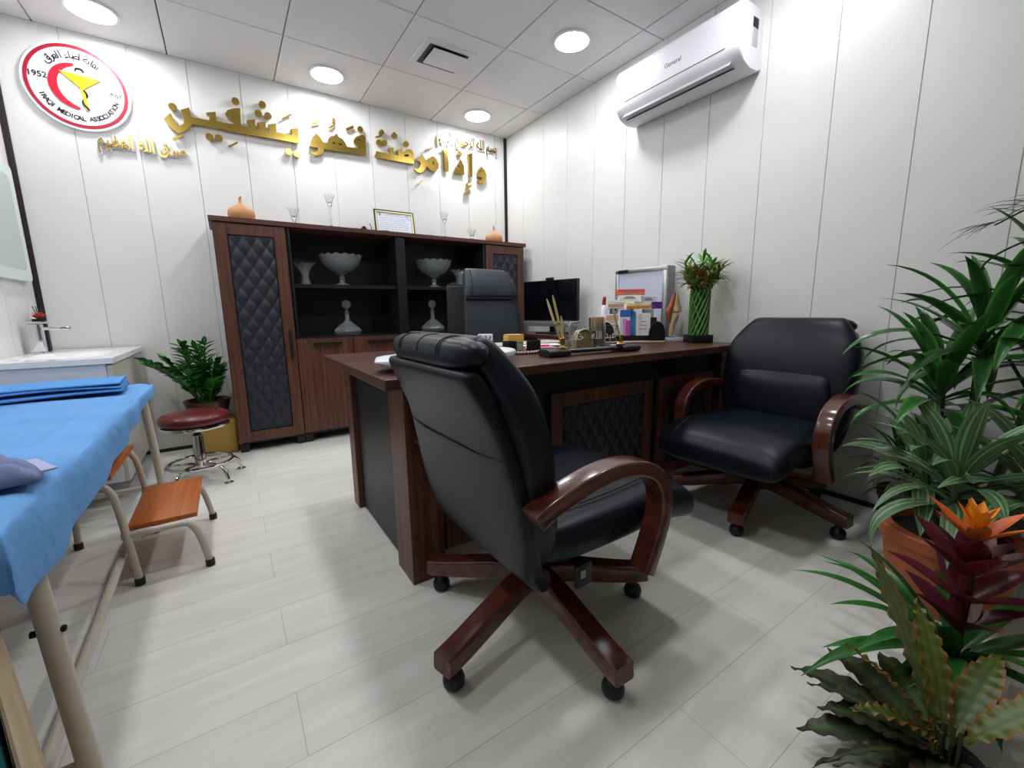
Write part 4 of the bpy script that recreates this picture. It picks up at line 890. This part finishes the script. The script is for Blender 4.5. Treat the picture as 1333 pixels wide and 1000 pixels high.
# name plate pen stand
ang = math.atan2(-2.345+2.31, -.86+1.29)
t = thing('pen_stand', 'black and gold pen stand with clear Arabic name plate on the desk front', 'pen stand', (-1.075, -2.33, Z), ang)
sub(t, 'base', M_black, lambda mb: mb.box(0, 0, .018, .40, .06, .014, .004))
for s_ in (-1, 1): sub(t, 'foot', M_black, lambda mb: mb.loft([[(s_*.205-.055+.11*k, a, .016+b) for a, b in superloop(0, 0, .05*(1 if 0 < k < 1 else .9), .0155, 20, .6)] for k in (0, .04, .96, 1)]))
sub(t, 'name_plate', M_glass, lambda mb: mb.box(0, .005, .075, .30, .006, .1, .001, 1))
for tx, xx in (('خالد', -.085), ('عبد الله', .07)): sub(t, 'lettering', mat('white_print', '#f1f1ee', .5), lambda mb: mb.add_mesh(text_mesh(arabic(tx), .05, .001), Matrix.Translation((xx, .001, .08)) @ RX90), flat=True)
for x in (-.165, .175):
    sub(t, 'pen_socket', M_gold, lambda mb: mb.lathe([(.001, .025), (.02, .025), (.021, .03), (.01, .038), (.008, .05), (.014, .07), (.013, .072), (.001, .06)], 16, c=(x, 0, .006)))
R0 = Matrix.Rotation(ang, 4, 'Z')
def pen(dx, dy, lx, ly, L, label):
    b = R0 @ Vector((dx, dy, 0)); o = thing('gold_pen', label, 'pen', (-1.075+b.x, -2.33+b.y, Z+.066), 0, 'gold pens of the pen stand')
    d_ = Vector((lx, ly, 1)).normalized()*L; mb = MB(); mb.tube([d_*k for k in (0, .02, .1, .82, .9, 1)], [.0025, .004, .005, .0055, .0045, .002], 10); mb.build('barrel', mat('pale_gold_pen', '#d9c791', .3, metal=.7), o)
    mb = MB(); mb.tube([d_*.36, d_*.4], .0062, 10); mb.build('ring', M_gold, o)
pen(-.172, .004, -.34, .1, .19, 'leftmost gold pen leaning in the pen stand')
pen(-.158, .004, -.22, .1, .20, 'second gold pen from the left in the pen stand')
pen(.168, -.002, -.28, .1, .15, 'gold pen at the right end of the pen stand, leaning left')
t = thing('gold_pen', 'gold pen standing alone behind the clear name plate', 'pen', (-1.0, -2.06, Z), 0, None)
mb = MB(); mb.lathe([(.001, 0), (.022, 0), (.022, .006), (.006, .012), (.005, .02), (.001, .02)], 16); mb.build('socket', M_gold, t)
mb = MB(); mb.tube([Vector((-.03, .0, .15))*k+Vector((0, 0, .018)) for k in (0, .1, .85, 1)], [.003, .005, .0055, .002], 10); mb.build('barrel', MATS['pale_gold_pen'], t)
# amber dome, orange bottle, dark cup, jar of sticks, clear jug
t = thing('dome_ornament', 'amber and grey dome-shaped desk ornament behind the pen stand', 'ornament', (-.96, -2.14, Z), ang)
sub(t, 'dome', mat('amber_glass', '#8d7b55', .25, spec=.6), lambda mb: mb.prism([(-.05, 0), (.05, 0)]+[(.05*math.cos(a*PI/16), .05+.05*math.sin(a*PI/16)) for a in range(17)], lambda a, b: (a, -.02, b), lambda a, b: (a, .02, b)))
sub(t, 'rim', M_steel, lambda mb: mb.tube([(-.051, -.021, 0), (-.051, -.021, .05)]+[(.051*math.cos(a*PI/12), -.021, .05+.051*math.sin(a*PI/12)) for a in range(12, -1, -1)]+[(.051, -.021, 0)], .0035, 8))
t = thing('glass_jug', 'clear glass jug with grey handle behind the dome ornament', 'jug', (-.855, -1.985, Z), 0)
sub(t, 'body', M_glass, lambda mb: mb.lathe([(.001, 0), (.045, 0), (.046, .004), (.046, .11), (.043, .11), (.043, .008), (.001, .006)], 32))
sub(t, 'handle', mat('grey_handle', '#8f9a9c', .4), lambda mb: mb.tube([(-.046, -.02, .02), (-.09, -.045, .03), (-.095, -.048, .09), (-.085, -.043, .125), (-.04, -.02, .13), (.03, .0, .135)], .0045, 8, sm=5))
t = thing('orange_bottle', 'small bottle with orange label on the desk beside the dome ornament', 'bottle', (-.905, -2.10, Z), 0)
sub(t, 'body', M_paper, lambda mb: mb.lathe([(.001, 0), (.018, 0), (.019, .003), (.019, .075), (.012, .085), (.012, .092), (.001, .092)], 20))
sub(t, 'label_band', mat('orange_label', '#e0572e', .5), lambda mb: mb.lathe([(.0192, .035), (.0196, .035), (.0196, .074), (.0192, .074)], 20, closed=True))
t = thing('dark_beaker', 'small dark grey beaker left of the jar of wooden sticks', 'beaker', (-.84, -2.09, Z), 0)
sub(t, 'body', mat('smoky_plastic', '#3c3e42', .3), lambda mb: mb.lathe([(.001, 0), (.024, 0), (.025, .085), (.022, .085), (.021, .006), (.001, .005)], 20))
t = thing('stick_jar', 'clear round jar filled with wooden tongue depressors on the desk', 'jar', (-.765, -2.05, Z), 0)
sub(t, 'jar', M_glass, lambda mb: mb.lathe([(.001, 0), (.044, 0), (.045, .004), (.045, .155), (.042, .155), (.042, .008), (.001, .006)], 32))
def f(mb):
    for i in range(34):
        a = i*2.4; r = .034*math.sqrt((i+.5)/34); mb.at(r*math.cos(a), r*math.sin(a), 0, rz=a); mb.box(0, 0, .082, .002, .016, .145+.004*(i % 3), .0008, 1)
sub(t, 'wooden_sticks', mat('pale_stick_wood', '#b79473', .6), f)
t = thing('white_dish', 'small white round dish on the right end of the pen stand', 'dish', (-.966, -2.357, Z+.0256), 0)
sub(t, 'dish', M_white, lambda mb: mb.lathe([(.001, 0), (.011, 0), (.015, .01), (.012, .01), (.009, .003), (.001, .003)], 20))
# organizer with medicine boxes
OA = -34*D2R; OX, OY = -.42, -1.985
org = thing('medicine_organizer', 'black desk organizer with rounded ends and beaded base holding medicine boxes', 'organizer', (OX, OY, Z), OA)
sub(org, 'base', mat('beige_mat', '#b7a896', .6), lambda mb: mb.box(0, 0, .006, .36, .19, .012, .005))
sub(org, 'tray', M_black, lambda mb: mb.box(0, .01, .027, .33, .14, .03, .004))
for x, nm in ((-.165, 0), (.135, 0)):
    sub(org, 'rounded_end', M_char, lambda mb: mb.prism([(-.075, .012), (.075, .012)]+[(.075*math.cos(a*PI/14), .05+.075*math.sin(a*PI/14)) for a in range(15)], lambda a, b: (x+.62*a if x > 0 else x+.62*a, -.085-.0*a, b), lambda a, b: (x+.62*a, -.07, b)))
RO = Matrix.Translation((OX, OY, Z)) @ Matrix.Rotation(OA, 4, 'Z')
def med(x, y, z, w_, d_, h_, body, band, label, where='front', rz=0, txt=None, tc='#3a3f55'):
    p = RO @ Vector((x, y, z)); o = thing('medicine_box', label, 'medicine box', p, OA+rz, 'medicine boxes in the desk organizer')
    sub(o, 'carton', mat('carton_'+body.strip('#'), body, .45), lambda mb: mb.box(0, 0, h_/2, w_, d_, h_, .0012, 1))
    if band:
        bm_ = mat('carton_'+band.strip('#'), band, .45)
        if where == 'left': sub(o, 'colour_band', bm_, lambda mb: mb.box(-w_*.33, -d_/2-.0004, h_/2, w_*.3, .0008, h_*.98))
        elif where == 'right': sub(o, 'colour_band', bm_, lambda mb: mb.box(w_*.3, -d_/2-.0004, h_/2, w_*.38, .0008, h_*.98))
        elif where == 'top': sub(o, 'colour_band', bm_, lambda mb: mb.box(0, -d_/2-.0004, h_*.84, w_*.98, .0008, h_*.26))
        else: sub(o, 'colour_band', bm_, lambda mb: mb.box(0, -d_/2-.0004, h_*.3, w_*.98, .0008, h_*.4))
    if txt:
        me = text_mesh(txt[0], txt[1], .0006); sub(o, 'lettering', mat('ink_'+tc.strip('#'), tc, .5), lambda mb: mb.add_mesh(me, Matrix.Translation((0, -d_/2-.0011, h_*txt[2])) @ RX90 @ Matrix.Rotation(txt[3]*PI/2, 4, 'Z')), flat=True)
    else:
        def g(mb):
            for k in range(3): mb.box(-w_*.05, -d_/2-.0011, h_*(.3+.17*k), w_*(.6-.12*k), .0005, .0035)
        sub(o, 'print', mat('grey_box_print', '#8d9099', .5), g)
    return o
T0 = .0423
med(-.105, .03, T0, .085, .05, .125, '#efe7e0', '#dcae92', 'white medicine box with peach label at the left of the organizer', 'top')
med(-.045, -.02, T0, .062, .04, .155, '#dfe7f3', '#3f6fc0', 'white and blue upright medicine box in the middle of the organizer', 'top', txt=('50', .028, .55, 1), tc='#24386e')
med(.004, .005, T0, .036, .045, .14, '#3f8fd0', None, 'plain blue upright medicine box next to the white and blue one', txt=None)
med(-.035, -.047, T0, .036, .01, .09, '#d55ab8', '#e59ad6', 'flat pink medicine box in front of the white and blue one', 'left')
med(.062, -.03, T0, .076, .06, .13, '#f1efec', '#d9d7d4', 'plain white upright medicine box in front on the right', 'left')
med(.125, .0, T0, .045, .05, .105, '#4d2026', None, 'dark maroon medicine box at the right end of the organizer', rz=.1)
med(.12, .06, T0, .06, .045, .155, '#b9cbd8', '#79b58a', 'pale blue and green medicine box behind the maroon one', 'front')
med(-.05, .055, T0+.126+.0003, .15, .045, .034, '#e9e6e4', '#2f6db0', 'white and blue medicine box lying on the peach-labelled box', 'left')
med(-.055, .05, T0+.1606, .16, .06, .05, '#f0ece8', '#d89a84', 'long white medicine box lying above the blue-banded one', 'front')
med(.03, -.014, T0+.1554, .14, .06, .034, '#e8dcb4', '#d9812f', 'yellow and orange lying medicine box above the plain blue one', 'front', txt=('AL', .03, .5, 0), tc='#d8a21a')
med(.118, .075, T0+.1556, .17, .05, .042, '#f3f1ee', '#5a2a86', 'white lying medicine box with purple end', 'right')
med(.0, .045, T0+.2109, .13, .055, .028, '#efedea', None, 'white lying medicine box under the orange one')
med(.005, .05, T0+.2392, .16, .06, .034, '#e0633c', '#e98a6a', 'orange-red medicine box on the very top of the stack', 'front')
med(.125, .075, T0+.1979, .09, .045, .034, '#e6ebf0', None, 'pale white medicine box lying on the purple-ended box')
t = thing('red_cap_bottle', 'slim bottle with dark red cap behind the medicine boxes', 'bottle', RO @ Vector((-.135, .125, 0)), 0)
sub(t, 'body', M_white, lambda mb: mb.lathe([(.001, 0), (.02, 0), (.021, .004), (.021, .21), (.012, .225), (.001, .225)], 20))
sub(t, 'cap', mat('dark_red_cap', '#8c1420', .4), lambda mb: mb.lathe([(.001, .2255), (.013, .2255), (.013, .25), (.008, .275), (.001, .276)], 18))
# x-ray viewer
t = thing('light_box', 'aluminium-framed film viewer box leaning by the right wall on the desk', 'film viewer', (-.095, -1.8, Z), 0)
w_, h_ = .42, .465
sub(t, 'housing', mat('grey_housing', '#7d7f80', .5), lambda mb: mb.box(.012, 0, h_/2, .075, w_, h_, .004))
def f(mb):
    for c, s_ in (((-.033, 0, .0135), (.016, w_+.004, .027)), ((-.033, 0, h_-.0135), (.016, w_+.004, .027)), ((-.033, -w_/2+.0135, h_/2), (.016, .0275, h_-.0545)), ((-.033, w_/2-.0135, h_/2), (.016, .0275, h_-.0545))): mb.box(*c, *s_, .003)
sub(t, 'frame', M_steel, f)
sub(t, 'screen', mat('opal_acrylic', '#c9cfe0', .3), lambda mb: mb.box(-.030, 0, h_/2, .006, w_-.054, h_-.054))
sub(t, 'film_clip', M_black, lambda mb: mb.box(-.042, .14, h_-.013, .004, .09, .02, .002), 'black clip at the top left')
# knee joint model
t = thing('knee_model', 'anatomical knee joint model on a white stand', 'anatomical model', (-.185, -2.115, Z), -30*D2R)
sub(t, 'stand', M_white, lambda mb: (mb.box(0, 0, .011, .10, .07, .022, .004), mb.lathe([(.001, .022), (.012, .022), (.009, .05), (.001, .05)], 14)))
M_bone = mat('bone', '#d3b88e', .5, var=.12, vscale=30)
sub(t, 'tibia', M_bone, lambda mb: mb.tube([(-.012, 0, .03), (-.012, 0, .07), (-.008, 0, .115), (.002, 0, .145), (.008, 0, .162), (.01, 0, .168)], [.0155, .0145, .016, .022, .024, .015], 14, sm=1))
sub(t, 'femur', M_bone, lambda mb: mb.tube([(.014, 0, .172), (.015, 0, .18), (.016, 0, .2), (.013, 0, .22), (.012, 0, .255), (.01, 0, .29)], [.014, .026, .027, .018, .014, .009], 14, sm=1))
M_musc = mat('muscle_brown', '#a4593a', .5, var=.2, vscale=22)
sub(t, 'muscle', M_musc, lambda mb: (mb.tube([(0, 0, .29), (-.012, 0, .25), (-.022, 0, .21), (-.036, 0, .185), (-.036, 0, .17), (-.024, 0, .13), (-.02, 0, .1)], [.008, .012, .014, .02, .02, .01, .004], 12, sm=1), mb.tube([(.024, .012, .16), (.022, .02, .13), (.008, .012, .1)], [.012, .01, .004], 10, sm=1)))
# lucky bamboo
t = thing('lucky_bamboo', 'twisted lucky bamboo column in a square black dish at the right end of the desk', 'potted plant', (-.175, -2.275, Z), -30*D2R)
def f(mb):
    for sx_, sy_, a, b in ((0, -.056, .12, .008), (0, .056, .12, .008), (-.056, 0, .008, .104), (.056, 0, .008, .104)): mb.box(sx_, sy_, .024, a, b, .044, .002)
    mb.box(0, 0, .003, .116, .116, .006)
sub(t, 'dish', M_black, f)
sub(t, 'pebbles', mat('pale_pebbles', '#8f8a80', .6, bump=(60, 1, .006)), lambda mb: mb.box(0, 0, .019, .104, .104, .026, .006))
def f(mb):
    for s_ in (-1, 1):
        for k in range(14 if s_ > 0 else 7):
            a0 = 2*PI*k/(14 if s_ > 0 else 7); mb.tube([((.048+.002*s_)*math.cos(a0+s_*z*(7.5 if s_ > 0 else 9.5)), (.048+.002*s_)*math.sin(a0+s_*z*(7.5 if s_ > 0 else 9.5)), .03+z) for z in [.0+.27*i/16 for i in range(17)]], .0062, 7)
sub(t, 'inner_canes', mat('inner_cane', '#35602a', .5), lambda mb: [mb.tube([(.036*math.cos(k*PI/4), .036*math.sin(k*PI/4), .03), (.036*math.cos(k*PI/4+.6), .036*math.sin(k*PI/4+.6), .29)], .0125, 8) for k in range(8)])
sub(t, 'canes', leafmat('bamboo_cane', '#4a7d35', [(0, '#3f6d2c'), (.5, '#4f8036')], .4, .3), f)
def f(mb):
    for k in range(34):
        a = k*2.399; r = .045*random.uniform(.3, 1); z0 = .29; hh = random.uniform(.05, .19)
        q0 = Vector((r*math.cos(a), r*math.sin(a), z0)); q1 = q0+Vector((.06*math.cos(a), .06*math.sin(a), hh)); mb.tube([q0, q1], [.004, .0025], 6)
        SHOOT.append((q0, q1, a))
SHOOT = []; sub(t, 'shoots', mat('bamboo_shoot', '#5f7a35', .5), f)
fo, fd = MB(), MB(); XLIM = .115
for q0, q1, a in SHOOT:
    for j in range(8):
        k = random.random(); p = q0+(q1-q0)*(.35+.65*k); az = random.uniform(0, 2*PI); L = random.uniform(.07, .125)
        wd = (Matrix.Rotation(-30*D2R, 3, 'Z') @ Vector((math.cos(az), math.sin(az), 0)))
        if p.x*.87+wd.x*L > .145: L = .03
        (fd if (p.z < .40 and random.random() < .55) else fo).blade(p, az, random.uniform(-.1, 1.1), L, .019, random.uniform(.3, 1.3), 6, fold=.3)
fo.build('foliage', leafmat('bamboo_leaf', '#4a8a30', '#86a544', .4, .45), t, recalc=False)
fd.build('foliage', leafmat('bamboo_dry_leaf', '#8a5a28', '#a8763a', .5, .35), t, 'yellow-brown dry leaves', recalc=False)
# screen on the side table
mx, my, mrz = -.20, -.93, math.atan2(-.54, .133)
t = thing('computer_monitor', 'black computer monitor with webcam right of the tall chair', 'monitor', (mx, my, .7503), mrz)
mw = .56
sub(t, 'bezel', M_black, lambda mb: mb.box(0, .012, .265, mw, .03, .345, .006))
sub(t, 'screen', mat('dark_screen', '#090a0f', .12), lambda mb: mb.box(0, -.0035, .275, mw-.016, .002, .315, .0005, 1))
sub(t, 'chin', mat('grey_chin', '#8e8f92', .35, metal=.4), lambda mb: mb.box(0, -.004, .0825, mw, .008, .045, .002))
sub(t, 'webcam', M_black, lambda mb: mb.box(0, .004, .447, .07, .03, .022, .005))
sub(t, 'stand', M_black, lambda mb: (mb.box(0, .045, .15, .05, .03, .28, .006), mb.box(0, .03, .006, .22, .17, .012, .005)))
t = thing('cable_bundle', 'dark cables lying below the computer monitor', 'cable', (-.25, -1.3, .7503))
sub(t, 'cable', M_black, lambda mb: (mb.tube([(-.05, -.2, .006), (.0, -.1, .02), (-.03, 0, .008), (.05, .1, .02), (.1, .2, .006)], .005, 6, sm=6), mb.tube([(-.02, -.25, .006), (.03, -.12, .01), (.02, .02, .024), (.08, .1, .006)], .005, 6, sm=6)))
# ============================================================ plants along the right wall
M_dr = leafmat('dracaena_leaf', '#1d4a21', [(0, '#2c5c2a'), (.3, '#2a6029'), (.42, '#4d8336')], .3, .45)
M_st = leafmat('striped_leaf', '#33553a', [(0, '#6d8f66'), (.09, '#41683f'), (.22, '#9ab48c'), (.3, '#3a5f3a'), (.42, '#6f9065')], .38, .3)
M_cane = mat('plant_cane', '#4d5a30', .6, var=.2, vscale=25)
def wall_ok(root_x, p, az, L, el): return root_x+p[0]+math.cos(az)*math.cos(max(0, el-.5))*L < -.02
def rosette(mb, rx, c, n, L, W, el0, el1, droop, **k):
    for i in range(n):
        az = i*2.39996+k.get('ph', 0); t_ = i/(n-1); el = el1+(el0-el1)*t_
        l = L*random.uniform(.75, 1.08)
        if not wall_ok(rx, c, az, l, el): l *= max(.2, min(1, (-.03-rx-c[0])/max(.01, l*math.cos(az))))
        mb.blade((c[0]+.01*math.cos(az), c[1]+.01*math.sin(az), c[2]-.10*(1-t_)), az, el+random.uniform(-.12, .12), l, W*random.uniform(.8, 1.1), droop*random.uniform(.6, 1.25)*(1.15-.6*t_), 10, fold=.3, peak=.4, twist=random.uniform(-.5, .5))
def pot(t, r, h, m, nm='pot', rim=.018):
    sub(t, nm, m, lambda mb: mb.lathe([(.001, 0), (r*.74, 0), (r*.76, .006), (r*.93, h-.05), (r*.95, h-.04), (r+.002, h-.038), (r+.004, h-.004), (r, h), (r-rim, h), (r-rim-.004, h-.03), (.001, h-.035)], 44))
    sub(t, 'soil', M_soil, lambda mb: mb.lathe([(.001, h-.02), (r-rim-.002, h-.024)], 32))
# tall dracaena
t = thing('dracaena', 'tall broad-leaved dark green plant against the right wall', 'potted plant', (-.36, -3.46, 0))
pot(t, .14, .26, mat('black_pot', '#26272a', .5))
fo, cn = MB(), MB()
for (x, y, z, n, L) in ((-.0, .03, .84, 34, .40), (.10, -.10, .98, 30, .38), (-.06, .10, .68, 28, .34), (.08, -.22, .78, 24, .34)):
    cn.tube([(x*.3, y*.3, .22), (x*.8, y*.8, z*.6), (x, y, z-.02)], [.014, .012], 10, sm=5); rosette(fo, -.36, (x, y, z), n, L, .050, 1.35, .0, 1.75, ph=x*20)
cn.build('canes', M_cane, t); fo.build('foliage', M_dr, t, recalc=False)
# arching palm stalk
t = thing('arching_palm', 'thin arching palm fronds rising behind the tall plant at the right edge', 'potted plant', (-.19, -3.72, 0))
pot(t, .11, .2, mat('brown_pot', '#5a3a2a', .5))
fr, fl = MB(), MB()
for P in ([(0, 0, .18), (-.06, .16, .6), (-.10, .32, .93), (-.06, .34, 1.07), (.02, .24, 1.16), (.08, .1, 1.19)], [(0, 0, .18), (-.02, .02, .7), (-.02, .04, 1.08), (-.04, .10, 1.25), (-.07, .20, 1.27), (-.10, .32, 1.20)]):
    Q = smooth_path([Vector(p) for p in P], 8); fr.tube(Q, [.006, .0025], 7)
    if P[-1][2] > 1.195:
        for i in range(int(len(Q)*.55), len(Q), 1):
            d_ = (Q[min(i+1, len(Q)-1)]-Q[i-1]).normalized(); az = math.atan2(d_.y, d_.x)
            for s_ in (-1, 1): fl.blade(Q[i], az+s_*random.uniform(.25, .6), random.uniform(-.3, .25), random.uniform(.12, .2) if (az+s_*.4) % 6.28 > 1.6 else .1, .010, .9, 6)
fr.build('stalks', mat('palm_stalk', '#33391f', .5), t); fl.build('fronds', leafmat('palm_leaf', '#3f5c3a', '#4f6c46', .45, .3), t, recalc=False)
# striped dracaena in the terracotta planter
t = thing('striped_dracaena', 'striped grey-green leafy plant in a terracotta planter', 'potted plant', (-.63, -3.47, 0))
pot(t, .17, .25, M_terra, 'planter', .03)
fo, cn = MB(), MB()
for (x, y, z, n, L, ph) in ((-.02, .0, .43, 26, .33, 0), (.09, .10, .44, 20, .27, 1), (.05, -.14, .46, 20, .30, 2)):
    cn.tube([(x*.4, y*.4, .2), (x, y, z-.02)], [.012, .010], 9); rosette(fo, -.63, (x, y, z), n, L, .056, 1.25, .05, 1.7, ph=ph)
cn.build('canes', M_cane, t); fo.build('foliage', M_st, t, recalc=False)
# narrow-leaved plant in the grey pot by the wall
t = thing('narrow_leaf_plant', 'small narrow-leaved plant in a grey pot on the floor by the right wall', 'potted plant', (-.12, -3.24, 0))
pot(t, .085, .17, mat('grey_pot', '#5a5a5c', .6), rim=.008)
fo, cn = MB(), MB()
for (x, y, z, n, L) in ((0, 0, .28, 26, .2), (-.03, .03, .36, 22, .2), (.0, -.04, .40, 22, .22)):
    cn.tube([(x*.3, y*.3, .14), (x, y, z)], [.006, .005], 7); rosette(fo, -.115, (x, y, z), n, L, .018, 1.3, -.1, 1.2, ph=x*40)
for i in range(26): 
    az = random.uniform(1.7, 4.4); fo.blade((0, 0, .42), az, random.uniform(0, .6), random.uniform(.18, .27), .005, .5, 6)
cn.build('canes', M_cane, t); fo.build('foliage', leafmat('narrow_leaf', '#28502a', '#3f6434', .4, .4), t, recalc=False)
# flowering bromeliad
t = thing('bromeliad', 'bromeliad with orange and maroon flower head and long green strap leaves', 'potted plant', (-.985, -3.565, 0))
pot(t, .095, .075, mat('white_pot', '#d8d8d4', .35))
fo = MB()
for az, el, L, W, dr in [(160, .45, .46, .044, 1.0), (172, .28, .33, .050, .8), (150, .78, .36, .042, .95), (135, .95, .36, .044, .9), (120, .75, .36, .042, 1.1), (187, .55, .32, .05, 1.3), (203, .35, .28, .05, .9), (90, .7, .32, .045, 1.0), (60, .6, .32, .045, 1.0), (20, .7, .3, .045, 1.1), (-20, .6, .3, .045, 1.0), (-60, .7, .3, .045, .9), (-100, .8, .26, .045, .8), (225, .85, .24, .046, .9), (108, 1.1, .30, .046, .6), (180, .95, .28, .046, .7), (145, .25, .3, .04, .6), (240, .5, .22, .045, .8), (165, .7, .40, .04, 1.2)]:
    fo.blade((.02*math.cos(az*D2R), .02*math.sin(az*D2R), .06), az*D2R, el, L*1.06, W, dr, 14, fold=.35, peak=.3)
fo.build('foliage', leafmat('bromeliad_leaf', '#2f6a2c', [(0, '#2a5f2a'), (.5, '#38742f')], .32, .25), t, recalc=False)
fl = MB()
for j, (z, n, L, el) in enumerate([(.12, 5, .16, .8), (.20, 5, .18, .7), (.27, 5, .17, .8), (.295, 4, .13, .9)]):
    for i in range(n): fl.blade((0, 0, z), i*2*PI/n+j*.6, el+random.uniform(-.1, .1), L, .06, .0 if j > 1 else .35, 8, fold=.4, peak=.4)
fl.build('maroon_bracts', leafmat('maroon_bract', '#5c1626', [(0, '#5a1424'), (.5, '#6c2434')], .35, .2), t, recalc=False)
sub(t, 'flower_stalk', mat('dark_red_stalk', '#4a1420', .5), lambda mb: mb.tube([(0, 0, .05), (0, 0, .40)], [.012, .016], 10))
fl = MB()
for i in range(6): fl.blade((0, 0, .365), i*2*PI/6+.3, .75, .13, .035, .1, 8, fold=.4, peak=.35)
fl.build('orange_bracts', leafmat('orange_bract', '#dd6a22', [(0, '#d9601e'), (.5, '#e07a34')], .4, .15), t, recalc=False)
fl = MB()
for i in range(7): fl.blade((0, 0, .39), i*2*PI/7, 1.08+.12*(i % 2), .085, .032, -.05, 7, fold=.45, peak=.4)
fl.build('yellow_bracts', leafmat('yellow_bract', '#f09a1c', [(0, '#f2a01e'), (.5, '#e98a1a')], .4, .12), t, recalc=False)
# calathea in front
t = thing('rattlesnake_plant', 'wavy-edged plant with dark and orange-tinged leaves at the lower right corner', 'potted plant', (-1.355, -3.625, 0))
pot(t, .06, .06, MATS['black_pot'])
fg, fd2, st = MB(), MB(), MB()
for az, el, L, W, dr, tw in [(112, 1.28, .40, .045, .15, 1.3), (62, 1.12, .31, .06, .3, 1.2), (130, 1.0, .25, .05, .5, .3), (-40, .8, .26, .06, .8, 0), (30, .9, .27, .055, .6, .4), (-5, .6, .26, .06, .7, 0), (150, .75, .22, .05, .7, .2)]:
    b = Vector((.02*math.cos(az*D2R), .02*math.sin(az*D2R), .06)); fg.blade(b+Vector((0, 0, .03)), az*D2R, el, L, W, dr, 40, fold=.12, peak=.45, twist=tw, wave=.006, wn=9); st.tube([b-Vector((0, 0, .03)), b+Vector((0, 0, .06))], .003, 6)
for az, el, L, W, dr, tw in [(160, .55, .36, .036, .9, .9), (168, .32, .36, .045, .7, .5), (174, .14, .33, .03, .6, 1.0), (190, .35, .30, .06, .9, .3), (182, .6, .24, .065, 1.0, .2), (120, .45, .2, .07, 1.0, .1), (155, .9, .17, .065, 1.0, 0), (95, .35, .26, .075, .9, .1), (70, .45, .24, .08, .9, 0), (40, .4, .24, .08, .9, 0), (128, .2, .24, .075, .8, .1), (10, .4, .24, .08, .9, 0), (150, .3, .22, .05, .8, .2), (215, .3, .26, .07, .8, .2), (235, .5, .24, .06, .9, 0), (205, .55, .24, .06, .8, .2), (188, .7, .2, .055, .9, .2), (140, .8, .2, .06, .8, .1), (270, .4, .2, .06, .9, 0), (110, .5, .22, .05, .9, .3)]:
    b = Vector((.02*math.cos(az*D2R), .02*math.sin(az*D2R), .06)); fd2.blade(b, az*D2R, el, L, W, dr, 26, fold=.12, peak=.45, twist=tw, wave=.004, wn=7)
st.build('stems', M_cane, t)
fg.build('foliage', leafmat('calathea_leaf', '#5f6a26', [(0, '#3f5220'), (.14, '#5c6a28'), (.3, '#4a5a22'), (.42, '#6a6426'), (.5, '#92511f')], .4, .2), t, 'yellow-green leaves with orange-tinged wavy edges', recalc=False)
fd2.build('foliage', leafmat('calathea_dark_leaf', '#3c4a2a', [(0, '#44562e'), (.22, '#2c3a22'), (.5, '#3a2a22')], .4, .25), t, 'dark patterned leaves', recalc=False)
